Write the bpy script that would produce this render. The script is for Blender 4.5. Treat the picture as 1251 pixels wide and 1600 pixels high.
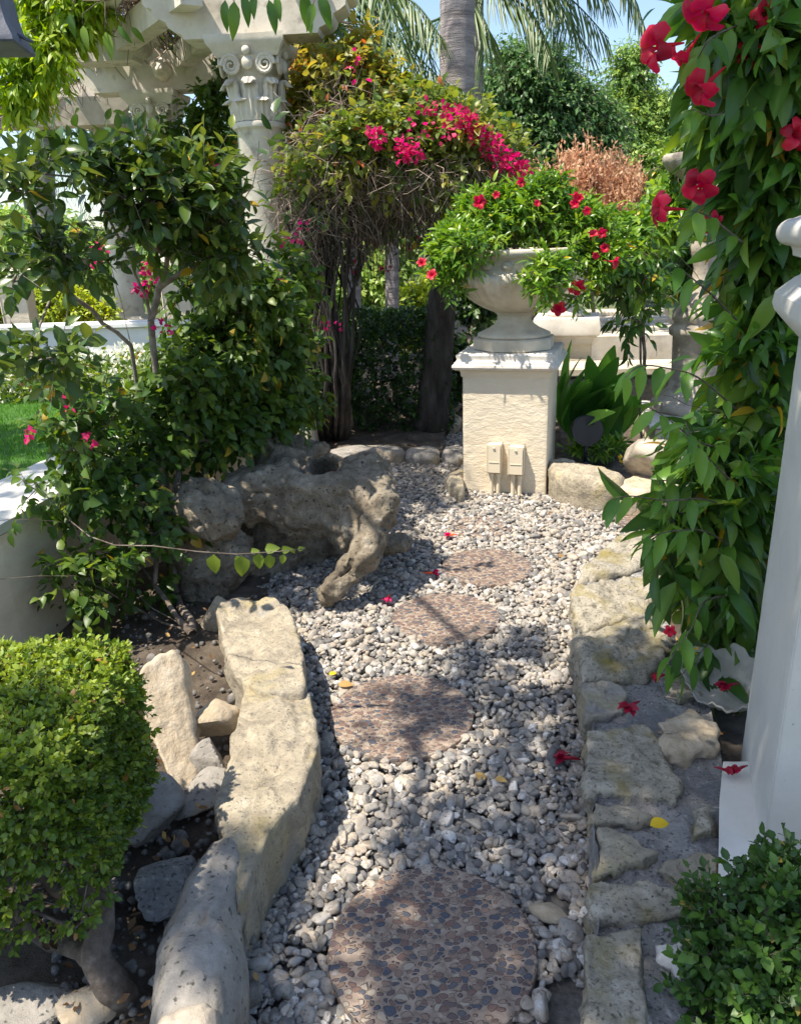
import bpy, bmesh, math, random
import numpy as np
from mathutils import Vector, Matrix

for _o in list(bpy.data.objects):
    bpy.data.objects.remove(_o)
SC = bpy.context.scene
COL = SC.collection
rng = np.random.default_rng(7)
PI = math.pi

# ---------------------------------------------------------------- camera
CAM = np.array([0.0, 0.0, 1.48])
PITCH, ROLL, FPX = math.radians(19.5), math.radians(2.0), 1202.0
_d = np.array([0, math.cos(PITCH), -math.sin(PITCH)])
_r0 = np.array([1.0, 0, 0])
_u0 = np.array([0, math.sin(PITCH), math.cos(PITCH)])
_r = _r0 * math.cos(ROLL) - _u0 * math.sin(ROLL)
_u = _u0 * math.cos(ROLL) + _r0 * math.sin(ROLL)
cd = bpy.data.cameras.new('camera')
cam = bpy.data.objects.new('camera', cd)
COL.objects.link(cam)
cd.sensor_fit = 'VERTICAL'
cd.sensor_height = 24.0
cd.lens = FPX / 1600 * 24.0
cd.clip_start = 0.02
cd.clip_end = 3000
M = Matrix(((_r[0], _u[0], -_d[0], CAM[0]), (_r[1], _u[1], -_d[1], CAM[1]), (_r[2], _u[2], -_d[2], CAM[2]), (0, 0, 0, 1)))
cam.matrix_world = M
SC.camera = cam

# ---------------------------------------------------------------- light
SUN_EL, SUN_AZ = math.radians(65), math.radians(-118)      # azimuth clockwise from +Y
SUN = np.array([math.sin(SUN_AZ) * math.cos(SUN_EL), math.cos(SUN_AZ) * math.cos(SUN_EL), math.sin(SUN_EL)])
w = bpy.data.worlds.new("World")
SC.world = w
w.use_nodes = True
nt = w.node_tree
sky = nt.nodes.new('ShaderNodeTexSky')
sky.sky_type = 'NISHITA'
sky.sun_disc = False
sky.sun_elevation = SUN_EL
sky.sun_rotation = SUN_AZ
sky.altitude = 50
sky.air_density = 1.0
sky.dust_density = 1.0
sky.ozone_density = 1.2
bg = nt.nodes['Background']
nt.links.new(sky.outputs[0], bg.inputs[0])
bg.inputs[1].default_value = 0.14
sd = bpy.data.lights.new('sun', 'SUN')
sd.energy = 4.9
sd.angle = math.radians(0.53)
sd.color = (1.0, 0.91, 0.78)
sun = bpy.data.objects.new('sun', sd)
COL.objects.link(sun)
sun.rotation_euler = Vector(SUN).to_track_quat('Z', 'Y').to_euler()
SC.view_settings.view_transform = 'Standard'
SC.view_settings.look = 'None'
SC.view_settings.gamma = 1
SC.view_settings.exposure = 0.86
SC.cycles.max_bounces = 8
SC.cycles.transmission_bounces = 5
SC.cycles.diffuse_bounces = 4
SC.cycles.use_denoising = True

# ---------------------------------------------------------------- helpers
def V3(*a): return np.array(a, float)
def norm(a):
    a = np.asarray(a, float)
    return a / np.maximum(np.linalg.norm(a, axis=-1, keepdims=True), 1e-9)
def ray(px, py): return _d + _r * (px - 625.5) / FPX - _u * (py - 800) / FPX
def G(px, py, z=0.0):
    v = ray(px, py); return CAM + v * (z - CAM[2]) / v[2]
def A(px, py, y):
    v = ray(px, py); return CAM + v * (y / v[1])
def mpp(P): return float(np.dot(np.asarray(P) - CAM, _d)) / FPX       # metres per photo pixel
def to_px(P):
    q = np.asarray(P, float) - CAM
    dep = q @ _d
    return np.stack([625.5 + FPX * (q @ _r) / dep, 800 - FPX * (q @ _u) / dep], -1)

def _hash(ix, iy, iz, seed):
    h = (ix * 73856093) ^ (iy * 19349663) ^ (iz * 83492791) ^ (seed * 2654435)
    h = (h ^ (h >> 13)) * 1274126177
    h = h ^ (h >> 16)
    return (h & 0xffffff) / float(0xffffff)
def vnoise(P, seed=0):
    P = np.asarray(P, float)
    I = np.floor(P).astype(np.int64); f = P - I; f = f * f * (3 - 2 * f)
    out = 0
    for dx in (0, 1):
        for dy in (0, 1):
            for dz in (0, 1):
                wgt = (f[:, 0] if dx else 1 - f[:, 0]) * (f[:, 1] if dy else 1 - f[:, 1]) * (f[:, 2] if dz else 1 - f[:, 2])
                out = out + wgt * _hash(I[:, 0] + dx, I[:, 1] + dy, I[:, 2] + dz, seed)
    return out * 2 - 1
def fbm(P, seed=0, octv=4, gain=.5):
    P = np.asarray(P, float); s = 0; a = 1
    for o in range(octv):
        s = s + a * vnoise(P * 2 ** o + 17.3 * o, seed + o); a *= gain
    return s

class MB:
    """collects vertices and faces, then links them as ONE mesh object"""
    def __init__(s): s.V = []; s.F = []; s.R = []; s.n = 0
    def add(s, V, F, rnd=.5):
        V = np.asarray(V, float).reshape(-1, 3)
        if isinstance(F, np.ndarray): F = [F]
        elif len(F) and not isinstance(F[0], np.ndarray):
            d = {}
            for f in F: d.setdefault(len(f), []).append(f)
            F = [np.array(v) for v in d.values()]
        for f in F: s.F.append((f + s.n).astype(np.int32))
        s.V.append(V); s.R.append(np.broadcast_to(np.asarray(rnd, float), (len(V),)))
        s.n += len(V); return s
    def box(s, c, size, rot=0.0, rnd=.5, bev=0.0):
        if bev > 0: return s.prof([(0, 0), (1, 0)], c, size, rot, bev, rnd)
        x, y, z = [q / 2 for q in size]
        V = np.array([(a, b, e) for e in (-z, z) for a, b in ((-x, -y), (x, -y), (x, y), (-x, y))])
        F = [(0, 3, 2, 1), (4, 5, 6, 7), (0, 1, 5, 4), (1, 2, 6, 5), (2, 3, 7, 6), (3, 0, 4, 7)]
        return s.add(rotz(V, rot) + np.asarray(c), F, rnd)
    def prof(s, _p, c, size, rot, bev, rnd):
        x, y, z = [q / 2 for q in size]; b = bev
        P = []
        for e, ins in ((-z, b), (-z + b, 0), (z - b, 0), (z, b)):
            for sx, sy in ((-1, -1), (1, -1), (1, 1), (-1, 1)):
                a1 = (sx * (x - ins), sy * (y - ins - b), e); a2 = (sx * (x - ins - b), sy * (y - ins), e)
                P += ([a1, a2] if sx * sy < 0 else [a2, a1]) if True else []
        V = np.array(P); F = []
        for r in range(3):
            for k in range(8): F.append((r * 8 + k, r * 8 + (k + 1) % 8, r * 8 + 8 + (k + 1) % 8, r * 8 + 8 + k))
        F.append(tuple(range(7, -1, -1))); F.append(tuple(range(24, 32)))
        return s.add(rotz(V, rot) + np.asarray(c), F, rnd)
    def lathe(s, prof, c=(0, 0, 0), seg=32, rot=0.0, rfun=None, cap=True, rnd=.5, sx=1, sy=1):
        """prof: (radius, z) list from bottom to top; rfun(angle array, z) multiplies the radius"""
        a = np.arange(seg) * 2 * PI / seg + rot
        V = []
        for r, z in prof:
            rr = r * (rfun(a, z) if rfun else 1)
            V.append(np.stack([rr * np.cos(a) * sx, rr * np.sin(a) * sy, np.full(seg, z)], 1))
        V = np.concatenate(V); k = np.arange(seg); k2 = (k + 1) % seg; F = []
        for i in range(len(prof) - 1):
            F.append(np.stack([i * seg + k, i * seg + k2, (i + 1) * seg + k2, (i + 1) * seg + k], 1))
        F = [np.concatenate(F)]
        if cap:
            F.append(np.array([list(range(seg - 1, -1, -1))])); F.append(np.array([[(len(prof) - 1) * seg + i for i in range(seg)]]))
        return s.add(V + np.asarray(c), F, rnd)
    def sq(s, prof, c=(0, 0, 0), rot=0.0, rnd=.5, seg=4, step=0.0):
        """square moulding: half-width profile; many points along each side so that it can carry noise"""
        out = [(r * math.sqrt(2), z) for r, z in prof]
        return s.lathe(out, c, 4, rot + PI / 4, rnd=rnd)
    def tube(s, pts, rad, seg=8, rnd=.5, cap=True):
        pts = np.asarray(pts, float); n = len(pts); rad = np.broadcast_to(np.asarray(rad, float), (n,))
        t = norm(np.gradient(pts, axis=0)); ref = V3(0, 0, 1) if abs(t[0][2]) < .9 else V3(1, 0, 0)
        V = []; a = np.arange(seg) * 2 * PI / seg
        u = norm(np.cross(t[0], ref))
        for i in range(n):
            u = norm(u - t[i] * np.dot(u, t[i])); v = np.cross(t[i], u)
            V.append(pts[i] + rad[i] * (np.cos(a)[:, None] * u + np.sin(a)[:, None] * v))
        k = np.arange(seg); k2 = (k + 1) % seg
        F = [np.concatenate([np.stack([i * seg + k, i * seg + k2, (i + 1) * seg + k2, (i + 1) * seg + k], 1) for i in range(n - 1)])]
        if cap: F += [np.array([list(range(seg - 1, -1, -1))]), np.array([[(n - 1) * seg + i for i in range(seg)]])]
        return s.add(np.concatenate(V), F, rnd)
    def edges(s, P0, P1, r0, r1, k=5, rnd=.5):
        """many separate tapered sticks at once"""
        P0 = np.asarray(P0); P1 = np.asarray(P1); n = len(P0)
        if not n: return s
        t = norm(P1 - P0); ref = np.where(np.abs(t[:, 2:3]) < .9, V3(0, 0, 1), V3(1, 0, 0))
        u = norm(np.cross(t, ref)); v = np.cross(t, u); a = np.arange(k) * 2 * PI / k
        ring = np.cos(a)[None, :, None] * u[:, None] + np.sin(a)[None, :, None] * v[:, None]
        r0 = np.broadcast_to(r0, (n,)); r1 = np.broadcast_to(r1, (n,))
        V = np.concatenate([P0[:, None] + ring * r0[:, None, None], P1[:, None] + ring * r1[:, None, None]], 1).reshape(-1, 3)
        b = (np.arange(n) * 2 * k)[:, None]; q = np.arange(k); q2 = (q + 1) % k
        F = np.stack([b + q, b + q2, b + k + q2, b + k + q], -1).reshape(-1, 4)
        return s.add(V, F, rnd)
    def inst(s, T, TF, Ms, off, rnd, mid=0.0):
        n, m = len(off), len(T)
        V = (np.einsum('nij,kj->nki', Ms, T) + off[:, None]).reshape(-1, 3)
        F = [(f[None] + (np.arange(n) * m)[:, None, None]).reshape(-1, f.shape[1]) for f in TF]
        R_ = np.repeat(rnd, m)
        if mid: R_ = np.where((np.arange(len(R_)) % m % 3 == 1) & (R_ < .96), np.minimum(R_ + mid, .95), R_)
        return s.add(V, F, R_)
    def build(s, name, mat, parent=None, smooth=True):
        V = np.concatenate(s.V).astype(np.float32)
        org = np.zeros(3)
        if parent is not None: org = np.array(parent.get('_o', (0, 0, 0)))
        elif True:
            org = np.array([V[:, 0].mean(), V[:, 1].mean(), V[:, 2].min()])
        V = V - org.astype(np.float32)
        me = bpy.data.meshes.new(name)
        me.vertices.add(len(V)); me.vertices.foreach_set('co', V.ravel())
        loops = np.concatenate([f.ravel() for f in s.F]); tot = np.concatenate([np.full(len(f), f.shape[1], np.int32) for f in s.F])
        start = np.concatenate([[0], np.cumsum(tot)[:-1]]).astype(np.int32)
        me.loops.add(len(loops)); me.loops.foreach_set('vertex_index', loops.astype(np.int32))
        me.polygons.add(len(tot)); me.polygons.foreach_set('loop_start', start); me.polygons.foreach_set('loop_total', tot)
        me.polygons.foreach_set('use_smooth', np.full(len(tot), bool(smooth)))
        at = me.attributes.new('rnd', 'FLOAT', 'POINT'); at.data.foreach_set('value', np.concatenate(s.R).astype(np.float32))
        me.update(calc_edges=True); me.validate()
        me.materials.append(mat)
        if smooth == 'auto':
            me.set_sharp_from_angle(angle=math.radians(38))
        o = bpy.data.objects.new(name, me); COL.objects.link(o)
        if parent is not None: o.parent = parent
        else: o.location = org
        o['_o'] = [float(q) for q in (org if parent is None else org)]
        return o

def rotz(V, a):
    c, s_ = math.cos(a), math.sin(a); V = np.asarray(V, float)
    return np.stack([V[..., 0] * c - V[..., 1] * s_, V[..., 0] * s_ + V[..., 1] * c, V[..., 2]], -1)
def tag(o, label, cat, group=None, kind=None):
    if label: o['label'] = label
    if cat: o['category'] = cat
    if group: o['group'] = group
    if kind: o['kind'] = kind
    return o
def thing(name, label, cat, loc, group=None):
    o = bpy.data.objects.new(name, None); COL.objects.link(o); o.empty_display_size = .1
    o.location = [float(q) for q in loc]; o['_o'] = [float(q) for q in loc]
    return tag(o, label, cat, group)
def dup(o, loc, rot=0.0, label=None, scale=1.0):
    def cp(a, par):
        b = a.copy(); COL.objects.link(b)
        if par is not None: b.parent = par
        for ch in a.children: cp(ch, b)
        return b
    b = cp(o, None); b.location = [float(q) for q in loc]; b.rotation_euler = (0, 0, rot) if not hasattr(rot, '__len__') else rot
    b.scale = (scale,) * 3
    if label: b['label'] = label
    return b

# ---------------------------------------------------------------- materials
def mat(name, cols, mode='noise', scale=6, rough=.8, bump=.3, bscale=30, bdist=.01, trans=0, detail=6, spots=None,
        grime=None, spec=.4, stretch=None, rscale=None):
    """cols: [(pos, rgb)] ramp; driven by the per-piece 'rnd' attribute ('rnd') or by noise ('noise') or both ('both')"""
    m = bpy.data.materials.new(name); m.use_nodes = True; t = m.node_tree; N = t.nodes; L = t.links
    bs = N['Principled BSDF']; out = N['Material Output']
    tc = N.new('ShaderNodeTexCoord'); src = tc.outputs['Object']
    if stretch:
        mp = N.new('ShaderNodeMapping'); mp.inputs['Scale'].default_value = stretch; L.new(src, mp.inputs[0]); src = mp.outputs[0]
    ns = N.new('ShaderNodeTexNoise'); ns.inputs['Scale'].default_value = scale; ns.inputs['Detail'].default_value = detail
    ns.inputs['Roughness'].default_value = .6 if detail < 8 else .72; L.new(src, ns.inputs['Vector'])
    ramp = N.new('ShaderNodeValToRGB'); cr = ramp.color_ramp
    while len(cr.elements) < len(cols): cr.elements.new(.5)
    for e, (p, c) in zip(cr.elements, cols): e.position = p; e.color = (*c, 1)
    if mode == 'noise':
        mr = N.new('ShaderNodeMapRange'); mr.inputs[1].default_value = .3; mr.inputs[2].default_value = .7
        L.new(ns.outputs[0], mr.inputs[0]); L.new(mr.outputs[0], ramp.inputs[0])
    else:
        at = N.new('ShaderNodeAttribute'); at.attribute_name = 'rnd'
        if mode == 'rnd': L.new(at.outputs['Fac'], ramp.inputs[0])
        else:
            ad = N.new('ShaderNodeMath'); ad.operation = 'MULTIPLY_ADD'; L.new(ns.outputs[0], ad.inputs[0])
            ad.inputs[1].default_value = .7; ad.inputs[2].default_value = -.35
            a2 = N.new('ShaderNodeMath'); a2.operation = 'ADD'; L.new(ad.outputs[0], a2.inputs[0]); L.new(at.outputs['Fac'], a2.inputs[1])
            L.new(a2.outputs[0], ramp.inputs[0])
    col = ramp.outputs[0]
    def mixin(col, fac, c, kind='MIX'):
        mx = N.new('ShaderNodeMix'); mx.data_type = 'RGBA'; mx.blend_type = kind
        L.new(fac, mx.inputs[0]); L.new(col, mx.inputs[6]); mx.inputs[7].default_value = (*c, 1); return mx.outputs[2]
    for sc_, lo, hi, c in (spots or []):
        n2 = N.new('ShaderNodeTexNoise'); n2.inputs['Scale'].default_value = sc_; n2.inputs['Detail'].default_value = 5; L.new(src, n2.inputs['Vector'])
        r2 = N.new('ShaderNodeMapRange'); r2.inputs[1].default_value = lo; r2.inputs[2].default_value = hi
        L.new(n2.outputs[0], r2.inputs[0]); col = mixin(col, r2.outputs[0], c)
    L.new(col, bs.inputs['Base Color']); bs.inputs['Roughness'].default_value = rough
    bs.inputs['Specular IOR Level'].default_value = spec
    if bump:
        nb = N.new('ShaderNodeTexNoise'); nb.inputs['Scale'].default_value = bscale; nb.inputs['Detail'].default_value = 12
        nb.inputs['Roughness'].default_value = .7; L.new(src, nb.inputs['Vector'])
        bp = N.new('ShaderNodeBump'); bp.inputs['Strength'].default_value = bump; bp.inputs['Distance'].default_value = bdist
        L.new(nb.outputs[0], bp.inputs['Height']); L.new(bp.outputs[0], bs.inputs['Normal'])
    if trans:
        tr = N.new('ShaderNodeBsdfTranslucent')
        hs = N.new('ShaderNodeHueSaturation'); hs.inputs['Value'].default_value = 1.9; hs.inputs['Saturation'].default_value = 1.1
        hs.inputs['Hue'].default_value = .485
        L.new(col, hs.inputs['Color']); L.new(hs.outputs[0], tr.inputs[0])
        ms = N.new('ShaderNodeMixShader'); ms.inputs[0].default_value = trans
        L.new(bs.outputs[0], ms.inputs[1]); L.new(tr.outputs[0], ms.inputs[2]); L.new(ms.outputs[0], out.inputs[0])
    return m

def leafmat(name, c0, c1, c2, accent=None, rough=.42, trans=.3, spec=.45):
    cols = [(0.0, c0), (.5, c1), (.88, c2)]
    if accent: cols += [(.975, c2), (.985, accent)]
    return mat(name, cols, 'rnd', rough=rough, bump=.15, bscale=60, bdist=.003, trans=trans, spec=spec)

MT = {}
MT['soil'] = mat('soil', [(0, (.06, .045, .033)), (.5, (.12, .095, .07)), (1, (.21, .17, .13))], scale=9, bump=1, bscale=40, bdist=.03, rough=.95)
MT['terrain'] = mat('terrain', [(0, (.05, .06, .02)), (.5, (.09, .11, .04)), (1, (.15, .14, .07))], scale=.6, bump=.6, bscale=3, bdist=.1, rough=.95)
MT['gravel_bed'] = mat('gravel_bed', [(0, (.10, .095, .09)), (.5, (.2, .19, .175)), (1, (.3, .28, .25))], scale=40, bump=1, bscale=120, bdist=.01, rough=.95)
MT['pebble'] = mat('pebble', [(0, (.11, .105, .1)), (.12, (.17, .165, .155)), (.35, (.29, .27, .235)), (.5, (.36, .31, .25)), (.62, (.36, .35, .33)), (.72, (.3, .25, .2)),
                              (.82, (.41, .35, .27)), (.93, (.46, .43, .39)), (1, (.58, .56, .52))], 'both', scale=45, bump=.35, bscale=150, bdist=.003, rough=.72,
                   spots=[(130, .56, .7, (.12, .12, .13))])
MT['flagstone'] = mat('flagstone', [(0, (.22, .19, .14)), (.4, (.36, .31, .23)), (.7, (.46, .40, .29)), (1, (.58, .52, .42))], scale=14, bump=1, bscale=22, bdist=.022,
                      spots=[(5, .52, .66, (.42, .35, .19)), (110, .57, .72, (.12, .11, .09)), (26, .56, .8, (.17, .155, .13)), (3, .56, .7, (.3, .29, .27))], detail=12, rough=.85)
MT['flagstone_warm'] = mat('flagstone_warm', [(0, (.33, .26, .17)), (.5, (.5, .41, .29)), (1, (.62, .54, .42))], scale=12, bump=.9, bscale=24, bdist=.016,
                           spots=[(18, .62, .72, (.2, .17, .13))], detail=12, rough=.85)
MT['greystone'] = mat('greystone', [(0, (.17, .16, .14)), (.5, (.29, .27, .24)), (1, (.4, .38, .34))], scale=11, bump=.9, bscale=30, bdist=.012,
                      spots=[(75, .6, .7, (.07, .07, .06)), (4, .55, .7, (.34, .28, .17))], detail=12, rough=.85)
MT['mortar'] = mat('mortar', [(0, (.19, .185, .18)), (.5, (.33, .32, .305)), (1, (.52, .5, .46))], scale=9, bump=1, bscale=38, bdist=.025, detail=12, rough=.95, spots=[(110, .55, .66, (.12, .12, .12)), (75, .58, .7, (.55, .53, .49)), (6, .5, .7, (.22, .22, .225))])
MT['lichenstone'] = mat('lichenstone', [(0, (.26, .24, .19)), (.5, (.4, .36, .28)), (1, (.55, .5, .4))], scale=13, bump=1, bscale=24, bdist=.022,
                        spots=[(120, .55, .7, (.1, .09, .07)), (38, .52, .78, (.13, .115, .08)), (9, .5, .72, (.27, .22, .07))], detail=12, rough=.9)
MT['karst'] = mat('karst', [(0, (.1, .08, .055)), (.35, (.2, .165, .115)), (.7, (.34, .29, .215)), (1, (.55, .49, .39))], scale=8, bump=1, bscale=26, bdist=.03, detail=12, rough=.92,
                  spots=[(70, .6, .68, (.07, .06, .05))])
MT['stucco'] = mat('stucco', [(0, (.7, .6, .44)), (1, (.78, .69, .53))], scale=3, bump=.6, bscale=20, bdist=.014, rough=.9, stretch=(1, 1, 2.2), detail=9, spots=[(2.6, .55, .85, (.56, .46, .33))])
MT['cast'] = mat('cast', [(0, (.46, .39, .29)), (.5, (.61, .54, .42)), (1, (.7, .64, .53))], scale=6, bump=.5, bscale=60, bdist=.006, rough=.85,
                 spots=[(4, .56, .74, (.36, .34, .3))])
MT['capstone'] = mat('capstone', [(0, (.5, .46, .4)), (.5, (.66, .62, .55)), (1, (.74, .7, .63))], scale=5, bump=.35, bscale=50, bdist=.005, rough=.8,
                     spots=[(7, .58, .75, (.4, .37, .32))])
MT['oldstone'] = mat('oldstone', [(0, (.2, .17, .13)), (.5, (.4, .35, .28)), (1, (.55, .5, .42))], scale=7, bump=.6, bscale=50, bdist=.008, detail=12, rough=.9,
                     spots=[(6, .55, .7, (.16, .14, .12))])
MT['pergola'] = mat('pergola', [(0, (.5, .45, .37)), (.5, (.62, .57, .48)), (1, (.7, .65, .56))], scale=5, bump=.4, bscale=45, bdist=.006, rough=.85,
                    spots=[(9, .58, .72, (.34, .3, .24))])
MT['pillarpaint'] = mat('pillarpaint', [(0, (.56, .55, .51)), (.5, (.64, .62, .56)), (1, (.7, .68, .62))], scale=2.2, bump=.35, bscale=26, bdist=.005, rough=.6, detail=9, spots=[(90, .71, .76, (.3, .26, .2)), (5, .6, .8, (.5, .49, .44))])
MT['whitepaint'] = mat('whitepaint', [(0, (.7, .7, .68)), (1, (.8, .8, .78))], scale=4, bump=.25, bscale=40, bdist=.004, rough=.55, spots=[(120, .72, .76, (.2, .17, .13)), (2.5, .5, .8, (.62, .61, .57))])
MT['box'] = mat('box', [(0, (.68, .58, .42)), (1, (.74, .65, .49))], scale=5, bump=.1, bscale=60, rough=.6)
MT['black'] = mat('black', [(0, (.012, .013, .018)), (1, (.03, .032, .04))], scale=5, bump=.1, rough=.4)
MT['lampgrey'] = mat('lampgrey', [(0, (.05, .06, .09)), (1, (.12, .13, .17))], scale=9, bump=.3, rough=.55)
MT['bark'] = mat('bark', [(0, (.06, .045, .032)), (.5, (.14, .11, .085)), (1, (.27, .23, .19))], scale=22, bump=.8, bscale=60, bdist=.01, rough=.9)
MT['greybark'] = mat('greybark', [(0, (.12, .1, .08)), (.5, (.24, .2, .165)), (1, (.38, .34, .29))], scale=22, bump=.8, bscale=60, bdist=.006, rough=.85)
MT['darkbark'] = mat('darkbark', [(0, (.025, .02, .016)), (.5, (.06, .05, .042)), (1, (.11, .1, .085))], scale=14, bump=1, bscale=35, bdist=.03, rough=.9, stretch=(1, 1, .3))
MT['twig'] = mat('twig', [(0, (.1, .075, .06)), (.5, (.26, .2, .155)), (1, (.46, .37, .29))], 'rnd', rough=.85, bump=0)
MT['grass'] = mat('grass', [(0, (.05, .15, .02)), (.5, (.09, .25, .03)), (1, (.16, .36, .05))], 'rnd', rough=.6, bump=0, trans=.3)
MT['lawn'] = mat('lawn', [(0, (.05, .14, .02)), (1, (.1, .24, .035))], scale=20, bump=1, bscale=150, bdist=.02, rough=.9)
# leaves
MT['camellia'] = leafmat('camellia', (.022, .055, .013), (.065, .12, .022), (.19, .24, .04), (.45, .3, .03), rough=.3, trans=.25)
MT['bougain'] = leafmat('bougain', (.03, .07, .012), (.07, .14, .02), (.17, .23, .03), (.42, .3, .04), trans=.35)
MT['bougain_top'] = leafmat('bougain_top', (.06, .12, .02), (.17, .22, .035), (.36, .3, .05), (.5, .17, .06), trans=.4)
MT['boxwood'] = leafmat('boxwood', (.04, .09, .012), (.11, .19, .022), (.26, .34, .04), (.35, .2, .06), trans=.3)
MT['boxwood_dark'] = leafmat('boxwood_dark', (.02, .055, .012), (.045, .11, .02), (.1, .2, .03), (.3, .25, .05), trans=.25)
MT['mandevilla'] = leafmat('mandevilla', (.02, .06, .014), (.07, .16, .027), (.22, .34, .045), (.5, .33, .03), rough=.3, trans=.35)
MT['mandevilla_new'] = leafmat('mandevilla_new', (.03, .09, .015), (.08, .2, .03), (.17, .33, .045), None, rough=.3, trans=.4)
MT['dipladenia'] = leafmat('dipladenia', (.045, .12, .015), (.12, .25, .028), (.26, .38, .045), (.5, .42, .05), rough=.32, trans=.35)
MT['vine'] = leafmat('vine', (.1, .2, .02), (.24, .36, .03), (.42, .5, .05), None, trans=.45)
MT['tree'] = leafmat('tree', (.05, .125, .04), (.1, .21, .06), (.2, .32, .085), None, trans=.3)
MT['tree_light'] = leafmat('tree_light', (.1, .2, .045), (.21, .34, .07), (.36, .46, .1), None, trans=.35)
MT['yellowshrub'] = leafmat('yellowshrub', (.16, .26, .02), (.3, .4, .03), (.45, .5, .05), None, trans=.35)
MT['palm'] = leafmat('palm', (.03, .07, .03), (.07, .13, .045), (.2, .26, .09), None, rough=.4, trans=.25)
MT['broad'] = leafmat('broad', (.05, .15, .03), (.1, .27, .045), (.2, .4, .07), None, rough=.35, trans=.3)
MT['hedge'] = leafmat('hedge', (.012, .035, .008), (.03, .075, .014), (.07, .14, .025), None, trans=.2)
MT['rust'] = leafmat('rust', (.3, .17, .09), (.54, .32, .18), (.64, .46, .3), None, trans=.3, rough=.8)
MT['pink'] = mat('pink', [(0, (.3, .008, .05)), (.5, (.52, .015, .1)), (1, (.72, .07, .2))], 'rnd', rough=.6, bump=0, trans=.4)
MT['red'] = mat('red', [(0, (.22, .002, .012)), (.45, (.5, .006, .03)), (.8, (.74, .02, .055)), (1, (.85, .14, .17))], 'rnd', rough=.45, bump=.1, bscale=60, trans=.4)
MT['redorange'] = mat('redorange', [(0, (.75, .12, .03)), (1, (.85, .22, .06))], 'rnd', rough=.6, bump=0, trans=.35)
MT['fadedred'] = mat('fadedred', [(0, (.22, .003, .02)), (1, (.4, .01, .04))], 'rnd', rough=.5, bump=0, trans=.2)
MT['whiteflower'] = mat('whiteflower', [(0, (.6, .62, .42)), (.5, (.78, .78, .68)), (1, (.86, .86, .8))], 'rnd', rough=.7, bump=0, trans=.3)
MT['yellow'] = mat('yellow', [(0, (.7, .45, .02)), (1, (.85, .62, .04))], 'rnd', rough=.6, bump=0, trans=.3)
MT['deadleaf'] = mat('deadleaf', [(0, (.09, .05, .025)), (.5, (.25, .14, .06)), (1, (.5, .33, .11))], 'rnd', rough=.8, bump=0, trans=.15)
MT['shell'] = mat('shell', [(0, (.34, .32, .27)), (.5, (.47, .44, .38)), (1, (.6, .57, .5))], scale=12, bump=.5, bscale=40, bdist=.004, rough=.7, spots=[(9, .58, .72, (.36, .33, .26))])

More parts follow.
